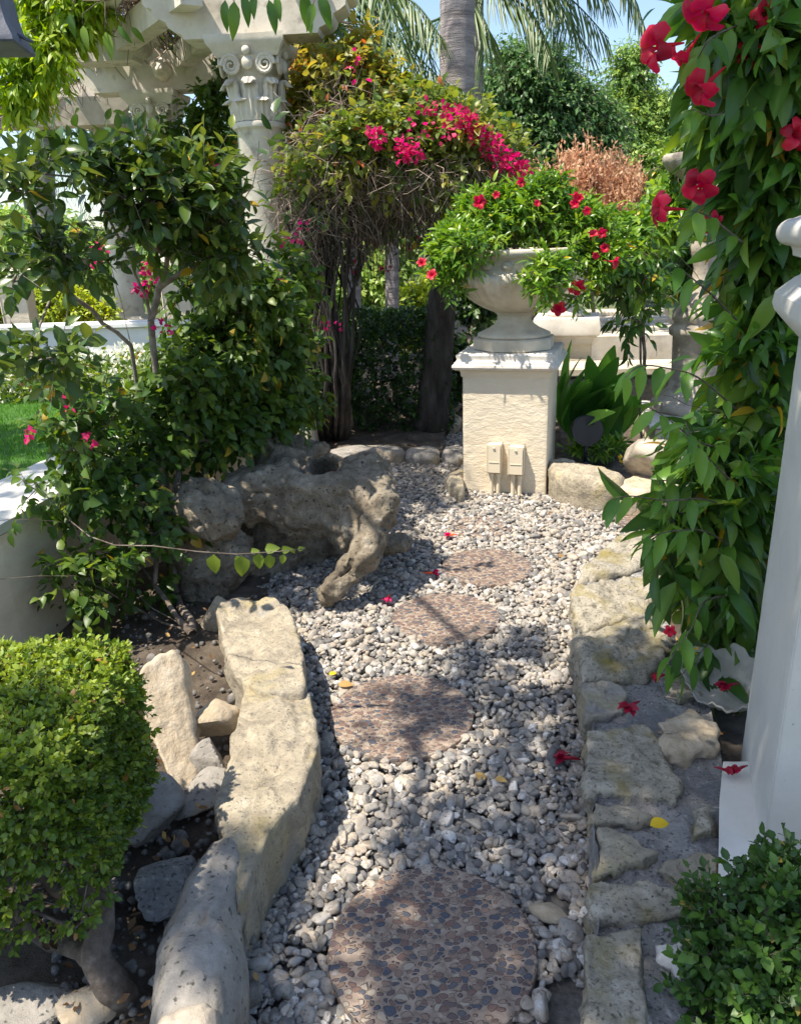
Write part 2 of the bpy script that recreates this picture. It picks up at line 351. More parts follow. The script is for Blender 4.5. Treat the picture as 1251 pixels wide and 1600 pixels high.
# step stone: pebbles set in pink-brown cement
def aggregate():
    m = bpy.data.materials.new('pebble_aggregate'); m.use_nodes = True; t = m.node_tree; N = t.nodes; L = t.links; bs = N['Principled BSDF']
    tc = N.new('ShaderNodeTexCoord')
    wn = N.new('ShaderNodeTexNoise'); wn.inputs['Scale'].default_value = 28; L.new(tc.outputs['Object'], wn.inputs['Vector'])
    ml = N.new('ShaderNodeMix'); ml.data_type = 'VECTOR'; ml.inputs[0].default_value = .022
    L.new(tc.outputs['Object'], ml.inputs[4]); L.new(wn.outputs['Color'], ml.inputs[5])
    mp = N.new('ShaderNodeMapping'); mp.inputs['Scale'].default_value = (1, 1.45, 1.2); mp.inputs['Rotation'].default_value = (0, 0, .6); L.new(ml.outputs[1], mp.inputs[0])
    v1 = N.new('ShaderNodeTexVoronoi'); v1.feature = 'DISTANCE_TO_EDGE'; v1.inputs['Scale'].default_value = 50; L.new(mp.outputs[0], v1.inputs['Vector'])
    v2 = N.new('ShaderNodeTexVoronoi'); v2.feature = 'F1'; v2.inputs['Scale'].default_value = 50; L.new(mp.outputs[0], v2.inputs['Vector'])
    sp = N.new('ShaderNodeSeparateColor'); L.new(v2.outputs['Color'], sp.inputs[0])
    r = N.new('ShaderNodeValToRGB'); cr = r.color_ramp; cr.interpolation = 'CONSTANT'
    cols = [(0, (.075, .08, .1)), (.2, (.11, .105, .11)), (.34, (.17, .105, .085)), (.5, (.23, .155, .115)), (.64, (.12, .085, .08)), (.76, (.27, .2, .15)), (.92, (.33, .28, .22))]
    while len(cr.elements) < len(cols): cr.elements.new(.5)
    for e, (p, c) in zip(cr.elements, cols): e.position = p; e.color = (*c, 1)
    L.new(sp.outputs[0], r.inputs[0])
    st = N.new('ShaderNodeMapRange'); st.inputs[1].default_value = .035; st.inputs[2].default_value = .09; L.new(v1.outputs['Distance'], st.inputs[0])
    # only some cells hold a visible pebble
    rr_ = N.new('ShaderNodeMapRange'); rr_.inputs[3].default_value = .4; rr_.inputs[4].default_value = .78; L.new(sp.outputs[1], rr_.inputs[0])
    sb = N.new('ShaderNodeMath'); sb.operation = 'SUBTRACT'; L.new(rr_.outputs[0], sb.inputs[0]); L.new(v2.outputs['Distance'], sb.inputs[1])
    gt = N.new('ShaderNodeMapRange'); gt.inputs[1].default_value = 0; gt.inputs[2].default_value = .06; L.new(sb.outputs[0], gt.inputs[0])
    mu = N.new('ShaderNodeMath'); mu.operation = 'MULTIPLY'; L.new(gt.outputs[0], mu.inputs[0]); L.new(st.outputs[0], mu.inputs[1])
    n = N.new('ShaderNodeTexNoise'); n.inputs['Scale'].default_value = 60; n.inputs['Detail'].default_value = 6; L.new(tc.outputs['Object'], n.inputs['Vector'])
    r3 = N.new('ShaderNodeValToRGB'); r3.color_ramp.elements[0].color = (.2, .15, .115, 1); r3.color_ramp.elements[1].color = (.36, .285, .225, 1)
    r3.color_ramp.elements[0].position = .35; r3.color_ramp.elements[1].position = .7; L.new(n.outputs[0], r3.inputs[0])
    mx = N.new('ShaderNodeMix'); mx.data_type = 'RGBA'; L.new(mu.outputs[0], mx.inputs[0]); L.new(r3.outputs[0], mx.inputs[6]); L.new(r.outputs[0], mx.inputs[7])
    L.new(mx.outputs[2], bs.inputs['Base Color']); bs.inputs['Roughness'].default_value = .7
    ad = N.new('ShaderNodeMath'); ad.operation = 'MULTIPLY_ADD'; L.new(n.outputs[0], ad.inputs[0]); ad.inputs[1].default_value = .35; L.new(mu.outputs[0], ad.inputs[2])
    bp = N.new('ShaderNodeBump'); bp.inputs['Strength'].default_value = 1; bp.inputs['Distance'].default_value = .006
    L.new(ad.outputs[0], bp.inputs['Height']); L.new(bp.outputs[0], bs.inputs['Normal'])
    return m
MT['aggregate'] = aggregate()
# ---------------------------------------------------------------- rock shapes
def ico(sub):
    bm = bmesh.new(); bmesh.ops.create_icosphere(bm, subdivisions=sub, radius=1)
    V = np.array([v.co[:] for v in bm.verts]); F = np.array([[v.index for v in f.verts] for f in bm.faces]); bm.free(); return V, F
ICO = {k: ico(k) for k in (1, 2, 3, 4, 5)}
def rock_shape(sub, seed, planes=12, sharp=1.0, amp=.06, lo=.62):
    V, F = ICO[sub]; r = np.random.default_rng(seed)
    n = norm(r.normal(size=(planes, 3))); d = r.uniform(lo, 1, planes)
    q = V @ n.T; q = np.where(q > .05, d / np.maximum(q, .05), 9)
    rad = np.minimum((np.sum(q ** -14.0, axis=1)) ** (-1 / 14.0), 1.1) if sharp < 1 else np.minimum(q.min(1), 1.15)
    P = V * rad[:, None]
    P = P * (1 + amp * fbm(V * 2.2, seed, 4) + (amp * .25 * fbm(V * 9, seed + 3, 3) if sub > 3 else 0))[:, None]
    return P, F
def rock(mb, c, size, seed, rot=0.0, sub=4, planes=12, amp=.05, lo=.62, tilt=0.0, rnd=.5):
    P, F = rock_shape(sub, seed, planes, 1, amp, lo)
    P = P * np.asarray(size)[None] / 2
    if tilt:
        c_, s_ = math.cos(tilt), math.sin(tilt); P = np.stack([P[:, 0], P[:, 1] * c_ - P[:, 2] * s_, P[:, 1] * s_ + P[:, 2] * c_], 1)
    return mb.add(rotz(P, rot) + np.asarray(c), F, rnd)
def slab(mb, pts, ext, bev=.02, amp=.008, fs=9.0, rings=16, nang=90, seed=1, side=7, rough=.012, bulge=0.0, rnd=.5, chaikin=1):
    """a stone whose upper face follows an outline of 3D points; ext is the vector through its thickness"""
    P = np.asarray(pts, float); ext = np.asarray(ext, float); T = np.linalg.norm(ext); nrm = -ext / T
    for _ in range(chaikin):
        Q = np.roll(P, -1, 0); P = np.stack([P * .8 + Q * .2, P * .2 + Q * .8], 1).reshape(-1, 3)
    C = np.vstack([P, P[:1]]); L = np.concatenate([[0], np.cumsum(np.linalg.norm(np.diff(C, axis=0), axis=1))])
    u = np.linspace(0, L[-1], nang, endpoint=False); O = np.stack([np.interp(u, L, C[:, k]) for k in range(3)], 1)
    c = O.mean(0)
    rad = norm(O - c); per = L[-1]
    O = O + rad * (fbm(O * 14, seed + 5, 3) * rough)[:, None]
    V = [c[None]]
    ts = np.linspace(0, 1, rings + 1)[1:] ** .8
    for t in ts:
        p = c + (O - c) * t
        e = np.linalg.norm(O - c, axis=1) * (1 - t)
        drop = bev * np.clip(1 - e / max(bev * 1.4, 1e-4), 0, 1) ** 2
        f0 = fbm(p * fs * .6, seed, 3) * 2.2; st_ = np.floor(f0) + np.clip((f0 - np.floor(f0)) * 3.5, 0, 1)
        h = (fbm(p * fs, seed, 5) * .6 + st_ * .55) * amp + fbm(p * 55, seed + 2, 3) * .0018 + bulge * (1 - t * t)
        V.append(p + nrm * (h - drop)[:, None])
    for k in range(1, side + 1):
        f = k / side
        p = O + ext * f * (1 - bev / T) - nrm * bev
        off = fbm(p * fs * 1.6, seed + 9, 5) * rough * 1.1 - rough * .8 * f
        V.append(p + rad * off[:, None])
    n = len(V) - 1; k = np.arange(nang); k2 = (k + 1) % nang
    F3 = np.stack([np.zeros(nang, int), 1 + k, 1 + k2], 1)
    F4 = np.concatenate([np.stack([1 + i * nang + k, 1 + (i + 1) * nang + k, 1 + (i + 1) * nang + k2, 1 + i * nang + k2], 1) for i in range(n - 1)])
    return mb.add(np.concatenate(V), [F3, F4], rnd)
def heightgrid(mb, poly, z, amp, fs, step, seed, zfun=None):
    """an uneven sheet inside a ground polygon"""
    P = np.asarray(poly)[:, :2]; x0, y0 = P.min(0); x1, y1 = P.max(0)
    xs = np.arange(x0, x1 + step, step); ys = np.arange(y0, y1 + step, step)
    X, Y = np.meshgrid(xs, ys, indexing='ij'); V = np.stack([X.ravel(), Y.ravel(), np.zeros(X.size)], 1)
    V[:, 2] = z + fbm(V * fs, seed, 5) * amp
    if zfun: V[:, 2] += zfun(V)
    nx, ny = X.shape; i, j = np.meshgrid(np.arange(nx - 1), np.arange(ny - 1), indexing='ij'); a = (i * ny + j).ravel()
    F = np.stack([a, a + ny, a + ny + 1, a + 1], 1)
    cen = V[F].mean(1); ok = inpoly(cen[:, :2], P); F = F[ok]
    # pull the rim onto the outline so that the edge runs clean
    use = np.unique(F); cnt = np.bincount(F.ravel(), minlength=len(V)); rim = use[cnt[use] < 4]
    Q = V[rim, :2]; best = np.full(len(Q), 9e9); tgt = Q.copy()
    for k in range(len(P)):
        a, b = P[k], P[(k + 1) % len(P)]; ab = b - a; t = np.clip(((Q - a) @ ab) / max(ab @ ab, 1e-9), 0, 1); c = a + ab * t[:, None]
        dd = np.hypot(*(Q - c).T); u = dd < best; best[u] = dd[u]; tgt[u] = c[u]
    V[rim, :2] = np.where((best < step * 1.5)[:, None], tgt, Q)
    idx = np.zeros(len(V), int); idx[use] = np.arange(len(use))
    return mb.add(V[use], idx[F])
def inpoly(Q, P):
    x, y = Q[:, 0], Q[:, 1]; c = np.zeros(len(Q), bool); n = len(P)
    for i in range(n):
        x1, y1 = P[i][:2]; x2, y2 = P[(i + 1) % n][:2]
        if y1 == y2: continue
        c ^= ((y1 > y) != (y2 > y)) & (x < (x2 - x1) * (y - y1) / (y2 - y1) + x1)
    return c

# ---------------------------------------------------------------- ground, bed, gravel
m = MB(); V = []; 
m.add([(-400, -20, -.06), (400, -20, -.06), (400, 900, -.06), (-400, 900, -.06)], [(0, 1, 2, 3)])
tag(m.build('ground', MT['terrain'], smooth=False), None, None, kind='structure')
m = MB(); heightgrid(m, [(-6, -1), (6, -1), (6, 12), (-6, 12)], -.04, .012, 3, .09, 3)
tag(m.build('soil', MT['soil']), None, None, kind='structure')
PATH = [G(250, 1700), G(230, 1560), G(330, 1440), G(440, 1350), G(470, 1200), G(455, 1080), G(420, 1010), G(400, 940), G(420, 840), G(500, 760), G(560, 722), G(640, 706),
        G(670, 672), G(700, 652), G(740, 650), G(760, 690), G(800, 720), G(870, 730), G(960, 762), G(1030, 780), G(1080, 800), G(1040, 850), G(950, 900), G(940, 1000), G(960, 1200), G(965, 1400), G(960, 1700)]
m = MB(); heightgrid(m, PATH, -.012, .006, 6, .03, 5)
tag(m.build('path', MT['gravel_bed']), None, None, kind='structure')
# raised soil of the left bed, right bed
LBED = [G(-400, 1700, .1), G(250, 1700, .1), G(260, 1500, .1), G(350, 1300, .1), G(380, 1100, .1), G(400, 1000, .1), G(450, 700, .1), G(200, 720, .1), (-4, 2.2, 0), (-3, 0, 0)]
m = MB(); heightgrid(m, LBED, .03, .02, 5, .04, 8)
tag(m.build('soil', MT['soil']), None, None, kind='structure')
RBED = [G(1115, 1175, .1), G(1110, 1100, .1), G(1070, 1030, .1), G(1035, 930, .1), G(1020, 850, .1), G(1000, 790, .1), G(880, 705, .1), G(870, 640, .1), (3.5, 6, 0), (3.5, 1.2, 0), G(1400, 1200, .1)]
m = MB(); heightgrid(m, RBED, .07, .02, 5, .04, 18)
tag(m.build('soil', MT['soil']), None, None, kind='structure')
m = MB(); heightgrid(m, [G(440, 715, .08), G(560, 705, .08), G(690, 705, .08), G(700, 640, .08), G(690, 600, .08), G(560, 590, .08), G(430, 640, .08)], .07, .02, 5, .05, 28)
tag(m.build('soil', MT['soil']), None, None, kind='structure')

def gravel():
    PP = np.array([(p[0], p[1]) for p in PATH])
    r = np.random.default_rng(11)
    pts = []
    x0, y0 = PP.min(0); x1, y1 = PP.max(0)
    for lay in range(3):
        st = .0188 + .001 * lay
        X, Y = np.meshgrid(np.arange(x0, x1, st), np.arange(max(y0, .6), y1, st)); Q = np.stack([X.ravel(), Y.ravel()], 1)
        Q = Q + r.uniform(-.5, .5, Q.shape) * st * 1.25
        Q = Q[inpoly(Q, PP)]
        if lay: Q = Q[r.random(len(Q)) < (.66, .4)[lay - 1]]
        # thin, bare patches at the lower right corner of the path
        px = to_px(np.c_[Q, np.zeros(len(Q))])
        bare = ((px[:, 0] > 845) & (px[:, 1] > 1365) & (px[:, 0] < 960)) & (vnoise(np.c_[Q * 13, np.zeros(len(Q))], 4) > .12)
        Q = Q[~bare]
        pts.append(np.c_[Q, np.full(len(Q), .002 + lay * .0085) + r.uniform(0, .006, len(Q))])
    P = np.concatenate(pts)
    for (cx, cy, R, zz) in STONES:                                   # leave the step stones uncovered
        dd = np.hypot(P[:, 0] - cx, P[:, 1] - cy); P = P[~((dd < R + .004 - .022 * (r.random(len(P)) ** 5)) & ((zz > 0) | (r.random(len(P)) < .45)))]
    m = MB(); n = len(P); size = np.exp(r.normal(0, .32, n)) * .0107
    size = np.clip(size, .006, .026) * np.where(P[:, 1] < 1.7, 1.05, 1.0)
    size *= np.where(P[:, 1] > 2.6, 1.08, 1.0)
    ax = norm(r.normal(size=(n, 3)) * [1, 1, .35]); nz = norm(r.normal(size=(n, 3)) * [.35, .35, 1] + [0, 0, .6])
    nz = norm(nz - ax * (nz * ax).sum(1)[:, None]); ay = np.cross(nz, ax)
    sc = np.stack([size * r.uniform(1.0, 1.55, n), size * r.uniform(.8, 1.1, n), size * r.uniform(.5, .85, n)], 1)
    Ms = np.stack([ax * sc[:, :1], ay * sc[:, 1:2], nz * sc[:, 2:3]], -1)
    rnd = r.random(n)
    near = P[:, 1] < 2.1
    for sub, sel in ((3, near), (2, ~near)):
        ty = r.integers(0, 10, n)
        for k in range(10):
            T, F = rock_shape(sub, 100 + k, 12, .5 if k % 2 else 1, .035, .55 if k % 2 else .68)
            s_ = sel & (ty == k)
            if s_.any(): m.inst(T, [F], Ms[s_], P[s_], rnd[s_])
    o = m.build('gravel', MT['pebble'])
    tag(o, 'loose grey and beige pebbles covering the garden path', 'gravel', kind='stuff')
    return n

# ---------------------------------------------------------------- step stones
STONES = []
def step(px0, px1, py, label, z=.028):
    L_, R_ = G(px0, py, z), G(px1, py, z); c = (L_ + R_) / 2; rad = np.linalg.norm(R_ - L_) / 2
    m = MB(); prof = [(rad * .99, -.045), (rad, -.03), (rad, -.006), (rad * .994, -.001), (rad * .985, 0)]
    cm_ = lambda a, zz: 1 + .006 * vnoise(np.c_[np.cos(a) * 9, np.sin(a) * 9, a * 0 + zz * 90 + px0], 3)
    m.lathe(prof, (c[0], c[1], z), 96, cap=False, rfun=cm_)
    # flat top with rings so that it can be a touch uneven
    k = 96; V = [(c[0], c[1], z)]; a = np.arange(k) * 2 * PI / k
    V = [np.array(V)] + [np.stack([c[0] + rad * .985 * t * np.cos(a), c[1] + rad * .985 * t * np.sin(a), np.full(k, z)], 1) for t in (.33, .66, 1)]
    q = np.arange(k); q2 = (q + 1) % k
    F3 = np.stack([np.zeros(k, int), 1 + q, 1 + q2], 1); F4 = np.concatenate([np.stack([1 + i * k + q, 1 + (i + 1) * k + q, 1 + (i + 1) * k + q2, 1 + i * k + q2], 1) for i in range(2)])
    m.add(np.concatenate(V), [F3, F4])
    o = m.build('stepping_stone', MT['aggregate'], smooth='auto')
    tag(o, label, 'stepping stone', 'round pebble stepping stones along the path')
    STONES.append((c[0], c[1], rad, 1))
step(513, 838, 1478, 'large round pebble stepping stone nearest to the camera, cut by the lower frame edge')
step(515, 740, 1114, 'round pebble stepping stone beside the long pale border stone, half in leaf shadow')
step(612, 780, 963, 'round pebble stepping stone just behind a fallen flower, third up the path')
step(690, 832, 884, 'round pebble stepping stone nearest to the square pedestal on its open side')
step(700, 800, 822, 'sandy stepping stone almost buried in gravel in front of the outlet boxes', z=.018)
step(960, 1040, 812, 'reddish stepping stone at the bend of the path beside the glossy vine')
step(662, 722, 668, 'pinkish stepping stone far up the path behind the pedestal')
STONES[4] = (*STONES[4][:3], 0)
gravel()

# ---------------------------------------------------------------- border stones on the left
def P3(l, z): return [G(x, y, z) for x, y in l]
BG = 'pale border stones edging the left bed'
def bstone(l, z, th, label, mt='flagstone', seed=1, **k):
    m = MB(); slab(m, P3(l, z) if not hasattr(z, '__len__') else [G(x, y, q) for (x, y), q in zip(l, z)], (0, 0, -th), seed=seed, **k)
    return tag(m.build('border_stone', MT[mt]), label, 'border stone', BG)
bstone([(333, 940), (385, 930), (430, 932), (458, 962), (470, 1010), (482, 1085), (440, 1088), (400, 1086), (374, 1062), (350, 1000)], .205, .26,
       'squarish border stone against the foot of the hollow boulder', 'flagstone', 3, bev=.01, amp=.018, chaikin=1, rings=22, nang=120)
bstone([(383, 1066), (430, 1060), (478, 1060), (490, 1110), (498, 1150), (497, 1172), (478, 1222), (448, 1272), (416, 1318), (386, 1384), (370, 1412), (352, 1330), (338, 1262), (352, 1180), (370, 1120)], .2, .27,
       'long pale sunlit border stone with yellow lichen between two grey ones', 'flagstone', 5, bev=.008, amp=.018, nang=160, rings=26, rough=.013, chaikin=0, side=14)
bstone([(330, 1300), (365, 1278), (392, 1300), (388, 1360), (378, 1410), (384, 1470), (362, 1560), (340, 1640), (228, 1640), (228, 1540), (240, 1440), (275, 1360)], .2, .28,
       'smooth grey speckled border stone lying in the shade of the clipped hedge', 'greystone', 12, bev=.055, amp=.008, bulge=.02, fs=6, nang=120)
bstone([(238, 1585), (290, 1548), (335, 1552), (345, 1600), (340, 1680), (235, 1680)], .235, .1,
       'broken brown lump at the near end of the grey speckled border stone', 'oldstone', 15, bev=.02)
# leaning slab
sl = [(216, 1042), (245, 1018), (270, 1010), (284, 1028), (298, 1100), (311, 1180), (309, 1232), (294, 1250), (272, 1236), (248, 1190), (226, 1140), (214, 1090)]
pts = []
p_b, p_t = G(285, 1250, .09), A(270, 1010, 2.02)
for x, y in sl:
    f = (1250 - y) / 240.; yy = p_b[1] + (p_t[1] - p_b[1]) * f + (x - 262) * .0009
    pts.append(A(x, y, yy))
nn = norm(np.cross(p_t - p_b, V3(1, -.15, 0))); nn = -nn if nn[2] > 0 else nn
m = MB(); slab(m, pts, nn * .075, bev=.012, amp=.007, seed=21, nang=110)
tag(m.build('leaning_slab', MT['flagstone_warm']), 'pointed tan stone slab propped upright against the clipped hedge', 'stone slab')
RG = 'loose rocks in the left bed'
def lrock(px, py, z, size, seed, label, mt='greystone', rot=0.0, **k):
    m = MB(); c = G(px, py, z); rock(m, c, size, seed, rot, planes=9, lo=.45, **k)
    return tag(m.build('rock', MT[mt], smooth='auto'), label, 'rock', RG)
lrock(326, 1128, .13, (.17, .13, .14), 31, 'angular rock behind the pointed tan slab', 'flagstone_warm', .4)
lrock(330, 1190, .1, (.12, .1, .12), 32, 'small dark angular rock between the tan slab and the long border stone', 'greystone', .9)
lrock(236, 1265, .12, (.15, .18, .16), 33, 'rounded rock wedged under the hedge side of the tan slab', 'greystone', .2)
lrock(255, 1382, .08, (.16, .2, .1), 34, 'rough grey rock half buried beside the speckled border stone', 'mortar', .6)
lrock(318, 1235, .07, (.2, .16, .08), 35, 'flat grey rock lying low at the foot of the tan slab', 'greystone', 1.0)
lrock(132, 1580, .05, (.12, .09, .08), 36, 'brown rock lying at the hedge trunk', 'flagstone_warm', .3)
lrock(40, 1592, .04, (.28, .14, .07), 37, 'flat pale grey stone at the lower left corner', 'greystone', .1)
lrock(98, 1566, .05, (.05, .05, .045), 38, 'fist sized grey pebble under the hedge', 'greystone', .1)
lrock(335, 960, .1, (.12, .12, .14), 39, 'sunlit knob of stone at the left foot of the hollow boulder', 'flagstone', .1)
# dry leaves lying on the soil
m = MB(); r = np.random.default_rng(15); T_ = np.array([(0, 0, 0), (.3, -.2, .06), (.65, -.24, .16), (1, 0, .3), (.65, .22, .2), (.3, .22, .1), (.45, 0, 0)]); Q = []
while len(Q) < 260:
    px, py = (r.uniform(60, 400), r.uniform(930, 1600)) if r.random() < .6 else ((r.uniform(500, 700), r.uniform(640, 700)) if r.random() < .5 else (r.uniform(1030, 1150), r.uniform(850, 1150)))
    Q.append(G(px, py, .085 if py > 700 else .1))
Q = np.array(Q); X = norm(r.normal(size=Q.shape) * [1, 1, .25]); N_ = norm(r.normal(size=Q.shape) * .4 + [0, 0, 1]); N_ = norm(N_ - X * (N_ * X).sum(1)[:, None]); Y = np.cross(N_, X)
m.inst(T_, [np.array([[0, 1, 6], [1, 2, 6], [2, 3, 6], [3, 4, 6], [4, 5, 6], [5, 0, 6]])], np.stack([X, Y, N_], -1) * r.uniform(.012, .034, len(Q))[:, None, None], Q, r.random(len(Q)) ** 2.2)
tag(m.build('leaf_litter', MT['deadleaf']), 'dry brown leaves scattered on the soil of the beds', 'leaf litter', kind='stuff')
# dirt clods and small stones of the bed
m = MB(); r = np.random.default_rng(5); T, F = rock_shape(2, 55, 12, .5, .05)
Q = []
while len(Q) < 900:
    px, py = r.uniform(60, 400), r.uniform(930, 1600)
    p = G(px, py, .05); Q.append(p)
Q = np.array(Q); s_ = np.exp(r.normal(0, .5, len(Q))) * .006
ax = norm(r.normal(size=(len(Q), 3))); b = norm(np.cross(ax, norm(r.normal(size=(len(Q), 3))))); cc = np.cross(ax, b)
m.inst(T, [F], np.stack([ax, b, cc], -1) * s_[:, None, None], Q, r.random(len(Q)) * .5)
tag(m.build('gravel', MT['gravel_bed']), 'crumbs of soil and stone scattered over the shaded left bed', 'gravel', kind='stuff')

# ---------------------------------------------------------------- mortared border on the right
ZR = .18
t = thing('stone_border', 'low mortared border of flat tan stones along the right side of the path', 'stone border', G(1000, 1300, 0))
m = MB(); ol = [(925, 1700), (928, 1500), (938, 1390), (928, 1290), (930, 1190), (925, 1100), (905, 1010), (903, 935), (935, 868), (1000, 815), (1045, 830), (1032, 930), (1060, 1010), (1105, 1080), (1122, 1150), (1130, 1190), (1135, 1250), (1130, 1400), (1200, 1700)]
poly = P3(ol, ZR)
# mortar sheet and its rough side wall
heightgrid(m, poly, ZR - .015, .008, 11, .008, 41, lambda V: .006 * fbm(V * 45, 3, 4))
for i in range(0, 11):
    a, b = poly[i], poly[i + 1]; L_ = np.linalg.norm(b - a); n = max(2, int(L_ / .02)); q = np.linspace(0, 1, n)
    zz = np.linspace(ZR + .002, -.05, 12); V = (a[None] * (1 - q[:, None]) + b[None] * q[:, None])[:, None].repeat(12, 1); V[:, :, 2] = zz[None]
    V = V.reshape(-1, 3); nr = norm(np.cross(b - a, V3(0, 0, 1))); nr = nr if nr[0] < 0 else -nr
    V = V + nr * (.004 + fbm(V * [30, 30, 22], 44, 5) * .007 - .006 * (V[:, 2] > ZR - .01))[:, None]
    ii, jj = np.meshgrid(np.arange(n - 1), np.arange(11), indexing='ij'); f = (ii * 12 + jj).ravel()
    m.add(V, np.stack([f, f + 1, f + 13, f + 12], 1))
m.build('mortar', MT['mortar'], t)
RS = [([(1000, 806), (1034, 815), (1034, 868), (985, 888), (930, 905), (908, 912), (930, 872)], 'lichenstone', .012),
      ([(905, 922), (960, 905), (1030, 885), (1036, 928), (985, 962), (930, 982), (906, 970)], 'lichenstone', .02),
      ([(907, 988), (950, 978), (1015, 950), (1046, 985), (1040, 1032), (985, 1050), (925, 1062), (910, 1025)], 'lichenstone', .022),
      ([(926, 1072), (956, 1062), (978, 1080), (972, 1108), (930, 1122)], 'flagstone', .006),
      ([(932, 1138), (1000, 1130), (1035, 1165), (1056, 1215), (1050, 1248), (985, 1238), (934, 1228)], 'lichenstone', .008),
      ([(1024, 1128), (1075, 1112), (1112, 1130), (1120, 1165), (1075, 1180), (1045, 1178)], 'flagstone_warm', .01),
      ([(935, 1250), (1000, 1262), (1022, 1274), (985, 1284), (935, 1280)], 'flagstone', .005),
      ([(955, 1298), (1000, 1308), (1032, 1328), (1000, 1348), (946, 1368)], 'flagstone', .008),
      ([(1046, 1350), (1090, 1334), (1118, 1345), (1112, 1388), (1085, 1398), (1068, 1378)], 'flagstone', .004),
      ([(944, 1386), (1000, 1380), (1060, 1388), (1062, 1422), (1000, 1430), (944, 1430)], 'lichenstone', .003),
      ([(930, 1458), (1000, 1456), (1006, 1530), (1012, 1640), (928, 1640)], 'lichenstone', .007),
      ([(1026, 1470), (1066, 1462), (1080, 1490), (1062, 1510), (1030, 1492)], 'capstone', .004),
      ([(1075, 1262), (1110, 1258), (1112, 1300), (1082, 1306)], 'lichenstone', .003),
      ([(1040, 1062), (1072, 1050), (1095, 1082), (1060, 1098)], 'flagstone', .005)]
for i, (l, mt_, up) in enumerate(RS):
    m = MB(); l = [(x - (16 if x < 962 and i > 2 else 12 if i < 3 and x < 940 else 0), y) for x, y in l]
    slab(m, P3(l, ZR + up + (.004 if i > 2 else 0)), (0, 0, -.17 if min(x for x, y in l) < 935 else -.09), bev=.005 if i > 2 else .014, amp=.01 if i > 2 else .018, seed=60 + i, rough=.02, nang=110, rings=16, side=10, chaikin=0 if i > 2 else 1, fs=14)
    m.build('stone', MT[mt_], t)
# white painted strip at the pillar's foot
m = MB(); heightgrid(m, P3([(1128, 1196), (1170, 1196), (1200, 1420), (1260, 1700), (1160, 1700), (1120, 1400), (1122, 1260)], ZR), ZR + .014, .003, 9, .012, 51)
m.build('painted_strip', MT['pillarpaint'], t)

# stones beside the pedestal and the far kerb
KG = 'pale stones edging the bed beside the pedestal'
def kst(l, z, th, label, mt='flagstone', seed=1, **k):
    m = MB(); slab(m, P3(l, z), (0, 0, -th), seed=seed, **k); return tag(m.build('border_stone', MT[mt]), label, 'border stone', KG)
kst([(852, 716), (885, 712), (925, 722), (975, 738), (968, 752), (930, 752), (885, 742), (856, 732)], .2, .24, 'sunlit ochre border stone touching the right side of the pedestal', 'flagstone', 71, bev=.03, amp=.012, nang=80)
kst([(958, 752), (990, 738), (1035, 738), (1070, 748), (1040, 768), (1000, 772), (965, 770)], .16, .2, 'layered cream border stone under the vine, next to the ochre one', 'flagstone_warm', 72, bev=.03, amp=.012)
m = MB(); c = G(1030, 735, .2); rock(m, c + [0, .05, .06], (.36, .3, .3), 75, .3, planes=9)
tag(m.build('rock', MT['oldstone']), 'brown boulder leaning on the cream border stone below the fountain', 'rock', RG)
FG = 'shaded kerb stones across the far bend of the path'
def fst(l, z, th, label, mt='greystone', seed=1, **k):
    m = MB(); slab(m, P3(l, z), (0, 0, -th), seed=seed, **k); return tag(m.build('kerb_stone', MT[mt]), label, 'kerb stone', FG)
fst([(480, 706), (540, 696), (590, 692), (632, 696), (634, 706), (580, 710), (490, 718)], .1, .14, 'long shaded kerb stone behind the hollow boulder', 'greystone', 81, bev=.03)
fst([(635, 698), (670, 694), (688, 698), (686, 710), (637, 709)], .1, .14, 'short shaded kerb stone under the leaning trunk', 'greystone', 82, bev=.025)
fst([(690, 698), (716, 694), (726, 700), (722, 714), (691, 712)], .09, .13, 'squared kerb stone touching the left side of the pedestal', 'greystone', 83, bev=.02)
fst([(695, 738), (724, 728), (726, 750), (724, 766), (700, 756)], .1, .14, 'low block of stone at the pedestal left foot', 'flagstone', 84, bev=.03)
fst([(690, 650), (712, 644), (722, 652), (716, 662), (694, 662)], .1, .12, 'sunlit kerb stone farthest up the path', 'flagstone_warm', 85, bev=.02)

